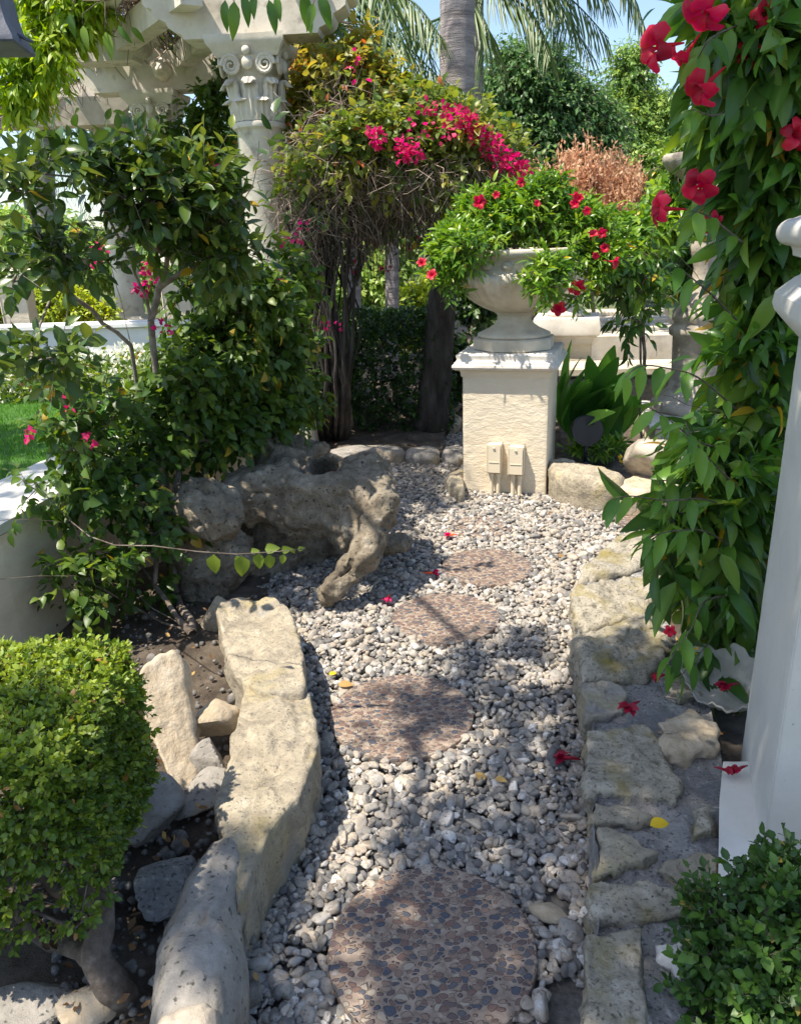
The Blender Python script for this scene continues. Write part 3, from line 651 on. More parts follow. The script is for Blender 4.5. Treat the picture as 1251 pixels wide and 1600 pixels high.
# ---------------------------------------------------------------- hollow boulder
def boulder():
    # signed distance field on a grid, polygonised with a voxel remesh
    mbl = bpy.data.metaballs.new('boulder'); mbl.resolution = .012; mbl.render_resolution = .012; mbl.threshold = .6
    ob = bpy.data.objects.new('boulder_field', mbl); COL.objects.link(ob)
    def el(px, py, y, rx, ry, rz, neg=False, rot=None, stiff=2.0):
        c = A(px, py, y); s_ = mpp(c) / .575
        e = mbl.elements.new(type='ELLIPSOID'); e.co = c; e.radius = 1.0
        e.size_x, e.size_y, e.size_z = rx * s_, ry * s_, rz * s_; e.use_negative = neg; e.stiffness = stiff
    # mass behind the hole and the horn
    el(525, 742, 3.4, 85, 75, 24); el(455, 770, 3.42, 95, 70, 48); el(430, 715, 3.72, 36, 40, 40); el(470, 712, 3.8, 48, 30, 28)
    el(550, 758, 3.38, 46, 60, 26); el(500, 800, 3.3, 60, 45, 42)
    # right limb down to its foot
    for px, py, y, q in ((600, 762, 3.2, 19), (596, 785, 3.13, 20), (588, 810, 3.08, 21), (582, 836, 3.04, 21), (572, 860, 3.0, 21), (554, 882, 2.97, 22), (532, 898, 2.95, 22), (514, 912, 2.94, 21), (508, 932, 2.95, 16)):
        el(px, py, y, q * 1.15, q * 1.3, q * 1.12)
    el(560, 775, 3.2, 42, 35, 30); el(548, 842, 3.14, 30, 26, 34); el(590, 800, 3.2, 26, 34, 40); el(548, 812, 3.18, 34, 30, 30); el(618, 850, 3.3, 26, 22, 16); el(575, 725, 3.45, 34, 40, 16)
    # left lobe, its brow, and the column beneath
    el(312, 792, 3.12, 62, 55, 44); el(348, 812, 3.02, 42, 30, 28); el(296, 850, 3.16, 48, 45, 46); el(360, 870, 3.2, 42, 40, 40); el(320, 915, 3.1, 40, 35, 40)
    el(395, 770, 3.35, 52, 40, 34); el(440, 860, 3.5, 70, 40, 70); el(400, 910, 3.35, 60, 30, 50)
    el(520, 870, 3.55, 60, 30, 60)
    # cavities
    el(503, 722, 3.42, 34, 40, 46, True, stiff=8); el(470, 892, 3.02, 70, 46, 50, True, stiff=3); el(300, 760, 2.86, 20, 16, 12, True, stiff=2); el(350, 855, 2.92, 26, 20, 18, True, stiff=2)
    el(565, 742, 3.1, 14, 22, 12, True, stiff=2); el(460, 812, 3.0, 26, 24, 18, True, stiff=2)
    bpy.context.view_layer.update()
    dg = bpy.context.evaluated_depsgraph_get(); me = bpy.data.meshes.new_from_object(ob.evaluated_get(dg))
    V = np.array([v.co[:] for v in me.vertices]); Nn = np.array([v.normal[:] for v in me.vertices]); F3, F4 = [], []
    for p in me.polygons: (F3 if len(p.vertices) == 3 else F4).append(list(p.vertices))
    bpy.data.objects.remove(ob); bpy.data.metaballs.remove(mbl); bpy.data.meshes.remove(me)
    b = 1 - np.abs(fbm(V * 5, 3, 4)) ; b2 = 1 - np.abs(fbm(V * 11, 23, 3)); h = (b - .75) * .034 + (b2 - .7) * .018 + fbm(V * 15, 9, 4) * .013 + fbm(V * 40, 19, 3) * .006
    pit = np.clip(vnoise(V * 20, 31) - .35, 0, 1) * .04 + np.clip(vnoise(V * 9, 37) - .5, 0, 1) * .09
    V = V + Nn * (h - pit)[:, None]
    qp = to_px(V); nr_ = np.hypot(qp[:, 0] - 503, (qp[:, 1] - 729)) < 7; dep = (V - CAM) @ _d; hc = V[np.where(nr_)[0][dep[nr_].argmin()]] if nr_.any() else A(503, 733, 3.42)
    ax_ = norm(V3(0, -.6, .8)); rel = V - hc; along = rel @ ax_; q = np.linalg.norm((rel - along[:, None] * ax_) / [1, 1, 1], axis=1) / .056; near = (np.abs(along) < .11)
    V = V - ax_ * np.where(near, .22 / (1 + np.exp((q - 1) * 13)) - .016 * np.exp(-((q - 1.3) / .25) ** 2), 0)[:, None]
    m = MB(); m.add(V, [np.array(f) for f in (F3, F4) if len(f)])
    o = m.build('boulder', MT['karst'])
    tag(o, 'big hollow weathered boulder with a round hole in its top', 'boulder')
boulder()
# ---------------------------------------------------------------- square pedestal with its urn
PA = math.radians(-17)                                    # turned a little to the left
e1 = V3(math.cos(PA), math.sin(PA), 0); e2 = V3(-math.sin(PA), math.cos(PA), 0)      # along the face, away from the camera
P0 = G(723, 771, 0); WF = .5
PC = P0 + e1 * WF / 2 + e2 * WF / 2
def stucco_block(mb, c, w_, d_, z0, z1, rot, amp=.001, step=.012, seed=0, strokes=True):
    """a plastered box with trowel ripples and softened corners"""
    h_ = z1 - z0
    for k in range(4):
        a = rot + k * PI / 2; u = V3(math.cos(a), math.sin(a), 0); n = V3(math.sin(a), -math.cos(a), 0)
        W_ = w_ if k % 2 == 0 else d_; D_ = d_ if k % 2 == 0 else w_
        nu, nv = int(W_ / step) + 1, int(h_ / step) + 1; U, Z = np.meshgrid(np.linspace(-.5, .5, nu), np.linspace(0, 1, nv), indexing='ij')
        U, Z = U.ravel(), Z.ravel(); P = c + u * (U * W_)[:, None] + n * (D_ / 2) + V3(0, 0, 1) * (z0 + Z * h_)[:, None]
        q = fbm(np.c_[U * W_ * 9, Z * h_ * 34 + 1.5 * np.sin(U * W_ * 14), np.full(len(U), k * 7.)], seed, 3)
        edge = np.clip((.5 - np.abs(U)) * W_ / .012, 0, 1)
        P = P + n * (q * amp * edge - .004 * (1 - edge))[:, None] 
        P = P - u * ((1 - edge) * np.sign(U) * .002)[:, None]
        i, j = np.meshgrid(np.arange(nu - 1), np.arange(nv - 1), indexing='ij'); f = (i * nv + j).ravel()
        mb.add(P, np.stack([f, f + nv, f + nv + 1, f + 1], 1))
    return mb
t = thing('pedestal', 'square cream stucco pedestal carrying the flower urn, with two outlet boxes', 'pedestal', (PC[0], PC[1], 0))
m = MB(); stucco_block(m, PC, WF, WF, -.05, .72, PA, seed=3); m.build('shaft', MT['stucco'], t)
m = MB(); hw = WF / 2
m.sq([(hw + .004, .716), (hw + .008, .722), (hw + .008, .742), (hw + .014, .748), (hw + .014, .752)], (PC[0], PC[1], 0), PA)
m.build('neck', MT['stucco'], t, smooth='auto')
m = MB()
cp = [(hw + .012, .752), (hw + .034, .757), (hw + .046, .764), (hw + .052, .775), (hw + .05, .787), (hw + .04, .795), (hw + .04, .801), (hw + .03, .808), (hw + .026, .82), (hw + .03, .832), (hw + .03, .842), (hw + .024, .848), (0.01, .849)]
m.sq(cp, (PC[0], PC[1], 0), PA)
m.build('cap', MT['capstone'], t, smooth='auto')
def outlet(u0, u1, z0, z1):
    c = P0 + e1 * (u0 + u1) / 2 - e2 * .034; c[2] = (z0 + z1) / 2
    m = MB(); m.box(c, (u1 - u0, .062, z1 - z0), PA, bev=.004)
    c2 = c.copy() - e2 * .034; m.box(c2, (u1 - u0 - .012, .008, z1 - z0 - .014), PA, bev=.002)
    m.box(c2 - e2 * .006 + V3(0, 0, (z1 - z0) * .38), (.014, .006, .006), PA); m.box(c2 - e2 * .003 - V3(0, 0, (z1 - z0) * .1), (u1 - u0 - .03, .004, .003), PA)
    o = m.build('outlet_box', MT['box'], t, smooth='auto')
    m = MB()
    for q, r_ in ((-.018, .0125), (.022, .0125)):
        b = c + e1 * q; m.tube([V3(b[0], b[1], z0 + .002), V3(b[0], b[1], z0 * .5), V3(b[0], b[1], -.02)], r_, 12)
        m.tube([V3(b[0], b[1], z0 + .002), V3(b[0], b[1], z0 - .025)], r_ + .004, 12)
    k = m.build('conduit', MT['box'], o, smooth='auto')
    k.location = -V3(0, 0, 0)
    return o
outlet(.155, .245, .155, .335)
outlet(.28, .375, .15, .325)
# urn
UC = PC + e1 * .01; UZ = .849
t = thing('urn', 'carved cream stone urn with a fluted bowl standing on the square pedestal', 'urn', (UC[0], UC[1], UZ))
m = MB(); m.lathe([(.235, 0), (.245, .006), (.245, .062), (.236, .07), (.1, .071)], (UC[0], UC[1], UZ), 8, PA + PI / 8); m.build('plinth', MT['cast'], t, smooth='auto')
m = MB(); m.lathe([(.205, .07), (.215, .078), (.212, .09), (.19, .1), (.15, .118), (.118, .14), (.1, .165), (.097, .185), (.103, .2), (.115, .206), (.11, .214)], (UC[0], UC[1], UZ), 64)
m.build('foot', MT['cast'], t)
m = MB(); fl = lambda a, z: 1 + .028 * (1 - np.abs(np.sin(a * 14)) * 2) * np.clip((z - .21) / .06, 0, 1) * np.clip((.4 - z) / .03, 0, 1)
bp_ = [(.1, .208), (.135, .218), (.185, .24), (.232, .27), (.27, .302), (.3, .336), (.322, .366), (.333, .388), (.335, .4), (.338, .412), (.332, .424), (.318, .428)]
m.lathe(bp_, (UC[0], UC[1], UZ), 168, rfun=fl); m.build('bowl', MT['cast'], t)
m = MB(); m.lathe([(.318, .428), (.3, .436), (.292, .45), (.29, .5), (.3, .512), (.318, .52), (.33, .534), (.33, .552), (.322, .56), (.3, .56), (.29, .52), (.28, .44), (.02, .44)], (UC[0], UC[1], UZ), 72, cap=False)
for k in range(16):
    a = k * PI / 8 + .1; T_, F_ = ICO[2]
    c = V3(UC[0] + .296 * math.cos(a), UC[1] + .296 * math.sin(a), UZ + .475); V = rotz(T_ * [.014, .034, .024], a) + c; m.add(V, F_)
    c2 = V3(UC[0] + .326 * math.cos(a), UC[1] + .326 * math.sin(a), UZ + .405); m.add(rotz(T_ * [.02, .042, .038], a) + c2, F_)
m.build('rim', MT['cast'], t)
m = MB(); m.lathe([(.285, .5), (.2, .515), (.05, .525)], (UC[0], UC[1], UZ), 40); m.build('potting_soil', MT['soil'], t)

# ---------------------------------------------------------------- tall white pillar close on the right
RC = V3(1.05, 1.475, 0); RR = -math.radians(18.8)
t = thing('pillar', 'tall smooth white pillar with a rounded collar at the right edge', 'pillar', (RC[0], RC[1], .18))
Cc = (RC[0], RC[1], 0); H = .225
m = MB(); stucco_block(m, V3(*Cc), 2 * H, 2 * H, -.05, 1.245, RR, amp=.0012, step=.02, seed=9); m.build('shaft', MT['pillarpaint'], t)
m = MB(); m.sq([(H - .002, 1.243), (H + .016, 1.262), (H + .05, 1.3), (H + .055, 1.315), (H + .052, 1.34), (H + .02, 1.372), (H + .01, 1.378), (H + .006, 1.41), (H + .028, 1.418), (H + .03, 1.43), (H + .034, 1.438)], Cc, RR)
m.build('moulding', MT['pillarpaint'], t, smooth='auto')
m = MB(); pr = [(H + .034 + .03 * math.sin(q), 1.467 - .029 * math.cos(q)) for q in np.linspace(0.0, PI, 12)] + [(H + .012, 1.505), (H + .01, 1.56), (.01, 1.56)]
m.sq(pr, Cc, RR); m.build('collar', MT['pillarpaint'], t, smooth='auto')
m = MB(); m.sq([(H - .03, 1.555), (H - .032, 1.66), (.01, 1.66)], Cc, RR); m.build('upper_block', MT['pillarpaint'], t, smooth='auto')

# ---------------------------------------------------------------- pergola
CR = math.radians(-4)
C1 = A(447, 690, 5.5); C1[2] = 0
def acanthus(mb, c, ang, r0, h_, w_, out, seed):
    """a curling lobed leaf standing on the bell of a capital"""
    n = 11; mwid = 7; s_ = np.linspace(0, 1, n); V = []
    for q in s_:
        rr = r0 + .006 + out * max(0, (q - .5) / .5) ** 1.7 + .014 * math.sin(q * PI)
        zz = h_ * (q - max(0, (q - .78)) * 1.7)
        wd = w_ * (1.1 - .3 * q) * (1 + .12 * math.sin(q * 22)) * (1 if q < .92 else .6)
        for e in np.linspace(-1, 1, mwid):
            V.append((rr + .008 - .014 * abs(e) ** 1.5 + .005 * math.cos(e * 9), e * wd / 2, zz))
    V = rotz(np.array(V), ang) + c; i, j = np.meshgrid(np.arange(n - 1), np.arange(mwid - 1), indexing='ij'); f = (i * mwid + j).ravel()
    V2 = V - rotz(np.array([.012, 0, 0]), ang)
    mb.add(V, np.stack([f, f + 1, f + mwid + 1, f + mwid], 1)); mb.add(V2, np.stack([f, f + mwid, f + mwid + 1, f + 1], 1))
def volute(mb, c, ang, side, sc_):
    P = []; R_ = []
    for q in np.linspace(0, 1, 30):
        th = q * 2.4 * PI * 2; r_ = .052 * (1 - q) ** .8 + .006
        P.append((0, side * (r_ * math.cos(th) + 0), r_ * math.sin(th))); R_.append(.013 - .006 * q)
    mb.tube(rotz(np.array(P) * sc_, ang) + c, np.array(R_) * sc_, 6)
def column(parent, c, s_, zb, seed, base=True):
    """s_ scales the widths; shaft to 2.19, capital to 2.66"""
    col_ = MB(); prof = [(.155 * s_, .5), (.155 * s_, .52), (.148 * s_, .56), (.147 * s_, 1.3), (.143 * s_, 2.15), (.15 * s_, 2.165), (.168 * s_, 2.175), (.172 * s_, 2.19), (.168 * s_, 2.205), (.15 * s_, 2.212)]
    fl_ = lambda a, z: 1 + 0 * a
    col_.lathe(prof, (c[0], c[1], zb), 48)
    cb = col_.build('column', MT['pergola'], parent, smooth='auto')
    m = MB(); m.box((c[0], c[1], zb + .24), (.46 * s_, .46 * s_, .5), CR, bev=.01); m.sq([(.2 * s_, .49), (.2 * s_, .51), (.17 * s_, .53), (.165 * s_, .545), (.1, .55)], (c[0], c[1], zb), CR)
    m.build('plinth', MT['pergola'], cb, smooth='auto')
    m = MB(); m.lathe([(.135 * s_, 2.21), (.14 * s_, 2.35), (.155 * s_, 2.47), (.19 * s_, 2.55), (.2 * s_, 2.56)], (c[0], c[1], zb), 32)
    b = V3(c[0], c[1], zb)
    for k in range(8): acanthus(m, b + [0, 0, 2.212], CR + k * PI / 4 + PI / 8, .146 * s_, .16, .105 * s_, .06, seed)
    for k in range(8): acanthus(m, b + [0, 0, 2.23], CR + k * PI / 4, .15 * s_, .28, .1 * s_, .07, seed)
    for k in range(4):
        for sd_ in (-1, 1):
            a = CR - PI / 2 + k * PI / 2
            cc = b + rotz(V3(.178 * s_, sd_ * .105 * s_, 2.512), a); volute(m, cc, a, sd_, s_)
        cc = b + rotz(V3(.19 * s_, 0, 2.52), CR + k * PI / 2); T_, F_ = ICO[2]; m.add(rotz(T_ * [.022, .035, .04], CR + k * PI / 2) + cc, F_)
        cc = b + rotz(V3(.2 * s_, 0, 2.585), CR + k * PI / 2); m.add(rotz(T_ * [.022, .026, .026], CR + k * PI / 2) + cc, F_)
    # abacus with hollowed sides
    ab = MB(); n = 12; pr = [(.19, 2.555), (.2, 2.57), (.215, 2.6), (.235, 2.62), (.24, 2.645), (.24, 2.67)]
    V = []
    for r_, z in pr:
        for k in range(4):
            for q in range(n):
                u_ = q / n * 2 - 1; dd = 1 - .11 * (1 - u_ * u_); V.append(rotz(V3(r_ * s_ * dd, u_ * r_ * s_, z), k * PI / 2 + CR))
    V = np.array(V) + b; N_ = 4 * n; F = []
    for i in range(len(pr) - 1):
        for k in range(N_): F.append((i * N_ + k, i * N_ + (k + 1) % N_, (i + 1) * N_ + (k + 1) % N_, (i + 1) * N_ + k))
    F.append(tuple(range(N_ - 1, -1, -1))); F.append(tuple((len(pr) - 1) * N_ + k for k in range(N_)))
    m.add(V, F)
    m.build('capital', MT['pergola'], cb, smooth='auto')
def beam(mb, a, b, wd, h_, scroll=(True, True)):
    """a beam from a to b (centre line of its lower face) whose ends are cut to an S-shaped bracket"""
    a, b = np.asarray(a, float), np.asarray(b, float); L_ = np.linalg.norm(b - a); u = (b - a) / L_; s_ = norm(np.cross(u, V3(0, 0, 1))); up = np.cross(s_, u)
    end = [(.0, 1.0), (.0, .86), (.015, .78), (.05, .74), (.055, .6), (.09, .5), (.13, .42), (.14, .3), (.17, .2), (.22, .12), (.23, .0)]
    o = [(x, z * h_) for x, z in end] if scroll[0] else [(0, h_), (0, 0)]
    o2 = [(L_ - x, z * h_) for x, z in end][::-1] if scroll[1] else [(L_, 0), (L_, h_)]
    P = o + o2; n = len(P); V = [a + u * x + up * z + s_ * e * wd / 2 for e in (-1, 1) for x, z in P]
    F = [(i, (i + 1) % n, n + (i + 1) % n, n + i) for i in range(n)]
    F.append(tuple(range(n - 1, -1, -1))); F.append(tuple(range(n, 2 * n)))
    mb.add(np.array(V), F)
PG = thing('pergola', 'cream pergola of fluted capitals and scroll ended beams at upper left', 'pergola', (C1[0], C1[1], 0))
column(PG, C1, 1.0, 0, 1)
C2 = A(243, 148, 7.7); column(PG, C2, 1.0, C2[2] - 2.66, 2)
C3 = A(160, 175, 9.2); column(PG, C3, 1.0, C3[2] - 2.66, 3)
xx = V3(math.cos(CR), math.sin(CR), 0)
Z1 = 2.67
m = MB(); beam(m, [C1[0] - .62, C1[1] + .03, Z1], [C1[0] + .66, C1[1] - .06, Z1], .24, .23); m.build('beam', MT['pergola'], PG, smooth='auto')
b2 = V3(C2[0], C2[1], C2[2]); m = MB(); beam(m, b2 + [-.74, .04, .012], b2 + [.7, -.05, .012], .24, .3); m.build('beam', MT['pergola'], PG, smooth='auto')
b3 = A(150, 78, 6.9); m = MB(); beam(m, b3 + [-.45, .03, -.1], b3 + [.55, -.04, -.1], .22, .26); m.build('beam', MT['pergola'], PG, smooth='auto')
b4 = A(120, 160, 9.2); m = MB(); beam(m, b4 + [-1.4, .1, -.1], b4 + [.6, -.04, -.1], .22, .28); m.build('beam', MT['pergola'], PG, smooth='auto')
m = MB(); beam(m, A(-60, 205, 8.6), A(215, 195, 9.0), .22, .26); m.build('beam', MT['pergola'], PG, smooth='auto')
# rafters running away from the camera on top of the cross beams
for (x0, y0, d0), (x1, y1, d1) in (((300, 8, 5.2), (150, 112, 7.9)), ((385, 30, 5.4), (285, 108, 7.7)), ((470, -40, 5.2), (390, 60, 8.4)), ((215, -60, 5.2), (98, 120, 9.0))):
    m = MB(); beam(m, A(x0, y0, d0), A(x1, y1, d1), .13, .17, (False, False)); m.build('rafter', MT['pergola'], PG, smooth='auto')
# lion head on the second beam
hc = A(254, 108, 7.56); hs = .085
m = MB(); T_, F_ = ICO[4]; Vn = T_.copy()
r_ = 1 + .1 * vnoise(T_ * 4, 3)
X, Y_, Zz = T_[:, 0], T_[:, 1], T_[:, 2]
r_ += .4 * np.exp(-((X) ** 2 * 6 + (Zz + .15) ** 2 * 10)) * (Y_ < 0)                       # muzzle
r_ -= .5 * np.exp(-((X) ** 2 * 9 + (Zz + .42) ** 2 * 60)) * (Y_ < 0)                        # open mouth
for sx_ in (-1, 1): r_ -= .16 * np.exp(-((X - sx_ * .34) ** 2 * 60 + (Zz - .22) ** 2 * 80)) * (Y_ < 0); r_ += .1 * np.exp(-((X - sx_ * .34) ** 2 * 40 + (Zz - .42) ** 2 * 90)) * (Y_ < 0)
m.add(T_ * r_[:, None] * hs * [1.0, .85, 1.1] + hc, F_)
for k in range(26):
    a = k * 2 * PI / 26; rr = hs * (1.15 + .25 * (k % 2)); c = hc + V3(math.cos(a) * rr, .05 + .015 * (k % 3), math.sin(a) * rr * 1.05); T2, F2 = ICO[2]
    m.add(T2 * [.026, .035, .034] * (1 + .3 * rng.random()) + c, F2)
m.build('lion_mask', MT['pergola'], PG)

# ---------------------------------------------------------------- low garden wall and lawn, left
t = thing('garden_wall', 'low cream garden wall between the shaded shrubs and the bright lawn', 'wall', G(100, 830, .5))
wa = [G(-260, 965, .52), G(0, 838, .52), G(110, 775, .52), G(195, 738, .52), G(300, 700, .52), G(430, 668, .52)]
m = MB(); 
for i in range(5):
    a, b = wa[i].copy(), wa[i + 1].copy(); n = norm(np.cross(b - a, V3(0, 0, 1))); n = n if n[1] < 0 else -n
    k = 24; q = np.linspace(0, 1, k); zz = np.linspace(0, .52, 14); P = (a * (1 - q[:, None]) + b * q[:, None])[:, None].repeat(14, 1); P[:, :, 2] = zz; P = P.reshape(-1, 3)
    P += n * (fbm(P * 7, 4, 4) * .004)[:, None]
    ii, jj = np.meshgrid(np.arange(k - 1), np.arange(13), indexing='ij'); f = (ii * 14 + jj).ravel(); m.add(P, np.stack([f, f + 1, f + 15, f + 14], 1))
m.build('wall_face', MT['stucco'], t)
m = MB()
back = [p + V3(-.30, .42, 0) for p in wa]
for i in range(5):
    a, b, c, d_ = wa[i] + V3(.0, -.015, .0), wa[i + 1] + V3(0, -.015, 0), back[i + 1], back[i]
    V = np.array([a, b, c, d_, a, b, c, d_]); V[:4, 2] = .523; V[4:, 2] = .56
    m.add(V, [(3, 2, 1, 0), (4, 5, 6, 7), (0, 1, 5, 4), (2, 3, 7, 6)] + ([(0, 4, 7, 3)] if i == 0 else []) + ([(1, 2, 6, 5)] if i == 4 else []))
m.build('coping', MT['pillarpaint'], t, smooth=False)
m = MB(); lz = .45
LW = [back[0] + V3(-3, 0, 0), back[0], back[1], back[2], back[3], back[4], V3(-.7, 6.2, 0), V3(-7, 6.4, 0)]
heightgrid(m, LW, lz, .006, 6, .08, 14)
tag(m.build('lawn', MT['lawn']), None, None, kind='structure')
r = np.random.default_rng(3); q = np.c_[r.uniform(-3.2, -1.1, 26000), r.uniform(2.9, 5.6, 26000)]; q = q[inpoly(q, np.array([p[:2] for p in LW]))]
q = np.c_[q, np.full(len(q), lz - .005)]; dr = norm(r.normal(size=(len(q), 3)) * .35 + [0, 0, 1]); sd_ = norm(np.cross(dr, r.normal(size=(len(q), 3)))); hh = r.uniform(.02, .045, len(q))[:, None]
V = np.stack([q - sd_ * .003, q + sd_ * .003, q + dr * hh], 1).reshape(-1, 3); F = np.arange(len(V)).reshape(-1, 3)
m = MB(); m.add(V, F, np.repeat(r.random(len(q)), 3)); tag(m.build('grass', MT['grass']), 'short bright green grass of the lawn behind the low wall', 'grass', kind='stuff')
# white boundary wall and beige gate pillars
t = thing('boundary_wall', 'white wall on the far side of the lawn, seen through the shrub', 'wall', A(90, 640, 6.6))
m = MB(); a = A(-500, 535, 6.8); b = A(420, 500, 6.6); c = (a + b) / 2; L_ = np.linalg.norm((b - a)[:2]); an = math.atan2(b[1] - a[1], b[0] - a[0])
m.box((c[0], c[1], c[2] / 2), (L_, .2, c[2]), an, bev=.006); m.build('wall_face', MT['whitepaint'], t, smooth='auto')
m = MB(); m.box((c[0], c[1], c[2] + .02), (L_, .27, .04), an, bev=.006); m.build('coping', MT['whitepaint'], t, smooth='auto')
def gpil(px, yd, label, wd=.24):
    t = thing('gate_pillar', label, 'pillar', A(px, 600, yd)); z0 = A(px, 620, yd)[2]; z1 = A(px, 436, yd)[2]; c = A(px, 500, yd); c[2] = 0
    m = MB(); m.box((c[0], c[1], (z0 + z1) / 2), (wd, wd, z1 - z0), .1, bev=.008); m.build('shaft', MT['stucco'], t, smooth='auto')
    m = MB(); m.sq([(wd / 2 + .01, z1), (wd / 2 + .05, z1 + .03), (wd / 2 + .05, z1 + .08), (.02, z1 + .1)], (c[0], c[1], 0), .1); m.build('cap', MT['cast'], t, smooth='auto')
gpil(34, 7.4, 'beige square pillar behind the white wall, at the left edge')
gpil(283, 7.6, 'beige pillar seen between the shrub stems beside the pergola column', .26)

# ---------------------------------------------------------------- tiered fountain
FC = A(1078, 640, 5.3); FC[2] = 0
t = thing('fountain', 'weathered tiered stone fountain with a scalloped bowl behind the vine', 'fountain', (FC[0], FC[1], 0))
def zat(py): return A(1078, py, 5.3)[2]
m = MB(); stucco_block(m, FC, .56, .56, 0, zat(655), -.15, seed=4); m.build('pedestal', MT['stucco'], t)
z = zat(655); m = MB(); m.sq([(.29, z - .005), (.325, z + .01), (.33, z + .03), (.315, z + .045), (.315, z + .07), (.02, z + .075)], (FC[0], FC[1], 0), -.15); m.build('cap', MT['capstone'], t, smooth='auto')
m = MB(); z0 = z + .072
m.lathe([(.26, z0), (.275, z0 + .02), (.275, z0 + .05), (.26, z0 + .07), (.22, z0 + .085), (.2, z0 + .12), (.16, z0 + .16), (.15, z0 + .26), (.16, zat(525)), (.185, zat(522)), (.19, zat(512)), (.165, zat(507)), (.16, zat(502)), (.175, zat(498)), (.17, zat(486)), (.13, zat(478)), (.11, zat(460)), (.075, zat(440)), (.062, zat(420)), (.085, zat(400)), (.1, zat(385)), (.07, zat(368)), (.06, zat(352)), (.1, zat(345)), (.105, zat(335)), (.06, zat(325)), (.05, zat(300)), (.08, zat(290))], (FC[0], FC[1], 0), 48)
m.build('stem', MT['oldstone'], t)
m = MB(); zr = zat(240); fl = lambda a, z_: 1 + .03 * np.abs(np.sin(a * 12))
m.lathe([(.07, zat(300)), (.14, zat(288)), (.22, zat(272)), (.275, zat(262)), (.3, zat(252)), (.305, zat(244)), (.297, zr), (.285, zr), (.26, zr - .05), (.02, zr - .09)], (FC[0], FC[1], 0), 120, rfun=fl, cap=False); m.build('bowl', MT['oldstone'], t)

# second urn pedestal and ledges behind
SCn = A(884, 540, 6.9); SCn[2] = 0; zc = A(884, 520, 6.9)[2]; ztop = A(884, 497, 6.9)[2]
t = thing('pedestal', 'second white capped stucco pedestal, standing behind the flower urn', 'pedestal', (SCn[0], SCn[1], 0))
m = MB(); stucco_block(m, SCn, .44, .44, 0, zc - .06, -.25, seed=6, step=.03); m.build('shaft', MT['stucco'], t)
m = MB(); m.sq([(.225, zc - .065), (.24, zc - .02), (.26, zc), (.285, zc + .01), (.29, zc + .04), (.275, ztop), (.27, ztop + .02), (.01, ztop + .022)], (SCn[0], SCn[1], 0), -.25); m.build('cap', MT['capstone'], t, smooth='auto')
t = thing('urn', 'pale stone urn half hidden by leaves on the second pedestal', 'urn', (SCn[0], SCn[1], ztop + .022))
m = MB(); m.lathe([(.17, .0), (.17, .03), (.14, .05), (.08, .1), (.07, .14), (.1, .17), (.2, .24), (.25, .32), (.26, .38), (.24, .4), (.23, .44), (.26, .48), (.25, .49)], (SCn[0], SCn[1], ztop + .022), 48); m.build('urn', MT['capstone'], t) if False else m.build('bowl', MT['capstone'], t)
t = thing('ledge', 'long grey stone ledge with a pale edge between the two pedestals and the fountain', 'ledge', A(970, 640, 6.4))
c = A(965, 575, 6.3); m = MB(); m.box((c[0], c[1], c[2] / 2 - .04), (.95, .3, c[2] - .04), -.1, bev=.01); m.build('wall_face', MT['greystone'], t, smooth='auto')
m = MB(); m.box((c[0], c[1], c[2] + .0), (1.05, .42, .07), -.1, bev=.012); m.build('top_slab', MT['cast'], t, smooth='auto')
t = thing('steps', 'pale blue grey steps rising beyond the second pedestal', 'steps', A(945, 520, 8.0))
m = MB()
for k in range(4):
    c = A(975 - k * 3, 520 - k * 12, 7.6 + k * .35); m.box((c[0], c[1], c[2] / 2), (1.0, .36, c[2]), -.1, bev=.01)
m.build('tread', MT['cast'], t, smooth='auto')

# garden lamp: black round head on a stake
t = thing('spotlight', 'black round garden spotlight among the broad leaves right of the pedestal', 'spotlight', G(915, 712, .1))
c = A(916, 672, 4.62); m = MB(); ax = norm(V3(-.05, -1, .12)); R_ = .088
m.tube([c - ax * .06, c + ax * .03], R_ * 1.0, 40); m.tube([c + ax * .03, c + ax * .036], R_ * 1.06, 40); m.tube([c - ax * .12, c - ax * .06], [R_ * .55, R_ * .98], 32); m.build('head', MT['black'], t, smooth='auto')
m = MB(); m.tube([c + ax * .0 - V3(0, 0, .07), V3(c[0], c[1], c[2] - .2)], .012, 10); m.tube([V3(c[0] - .0, c[1], c[2] - .2), V3(c[0], c[1], .0)], [.02, .008], 8); m.build('stake', MT['black'], t)

# dark hanging lamp, top left corner
t = thing('hanging_lamp', 'dark grey tapered lamp hanging in the upper left corner of the picture', 'lamp', A(-10, 80, 3.0))
c = A(-18, 78, 3.0); m = MB(); m.sq([(.115, 0), (.12, .006), (.118, .02), (.1, .06), (.092, .1), (.075, .32), (.03, .36)], tuple(c), .12); m.build('lamp_shade', MT['lampgrey'], t, smooth='auto')
m = MB(); m.tube([c + V3(.1, 0, .045), A(52, 66, 3.02)], .006, 8); m.tube([c + V3(0, 0, .36), c + V3(0, 0, 1.2)], .008, 8); m.build('arm', MT['lampgrey'], t)

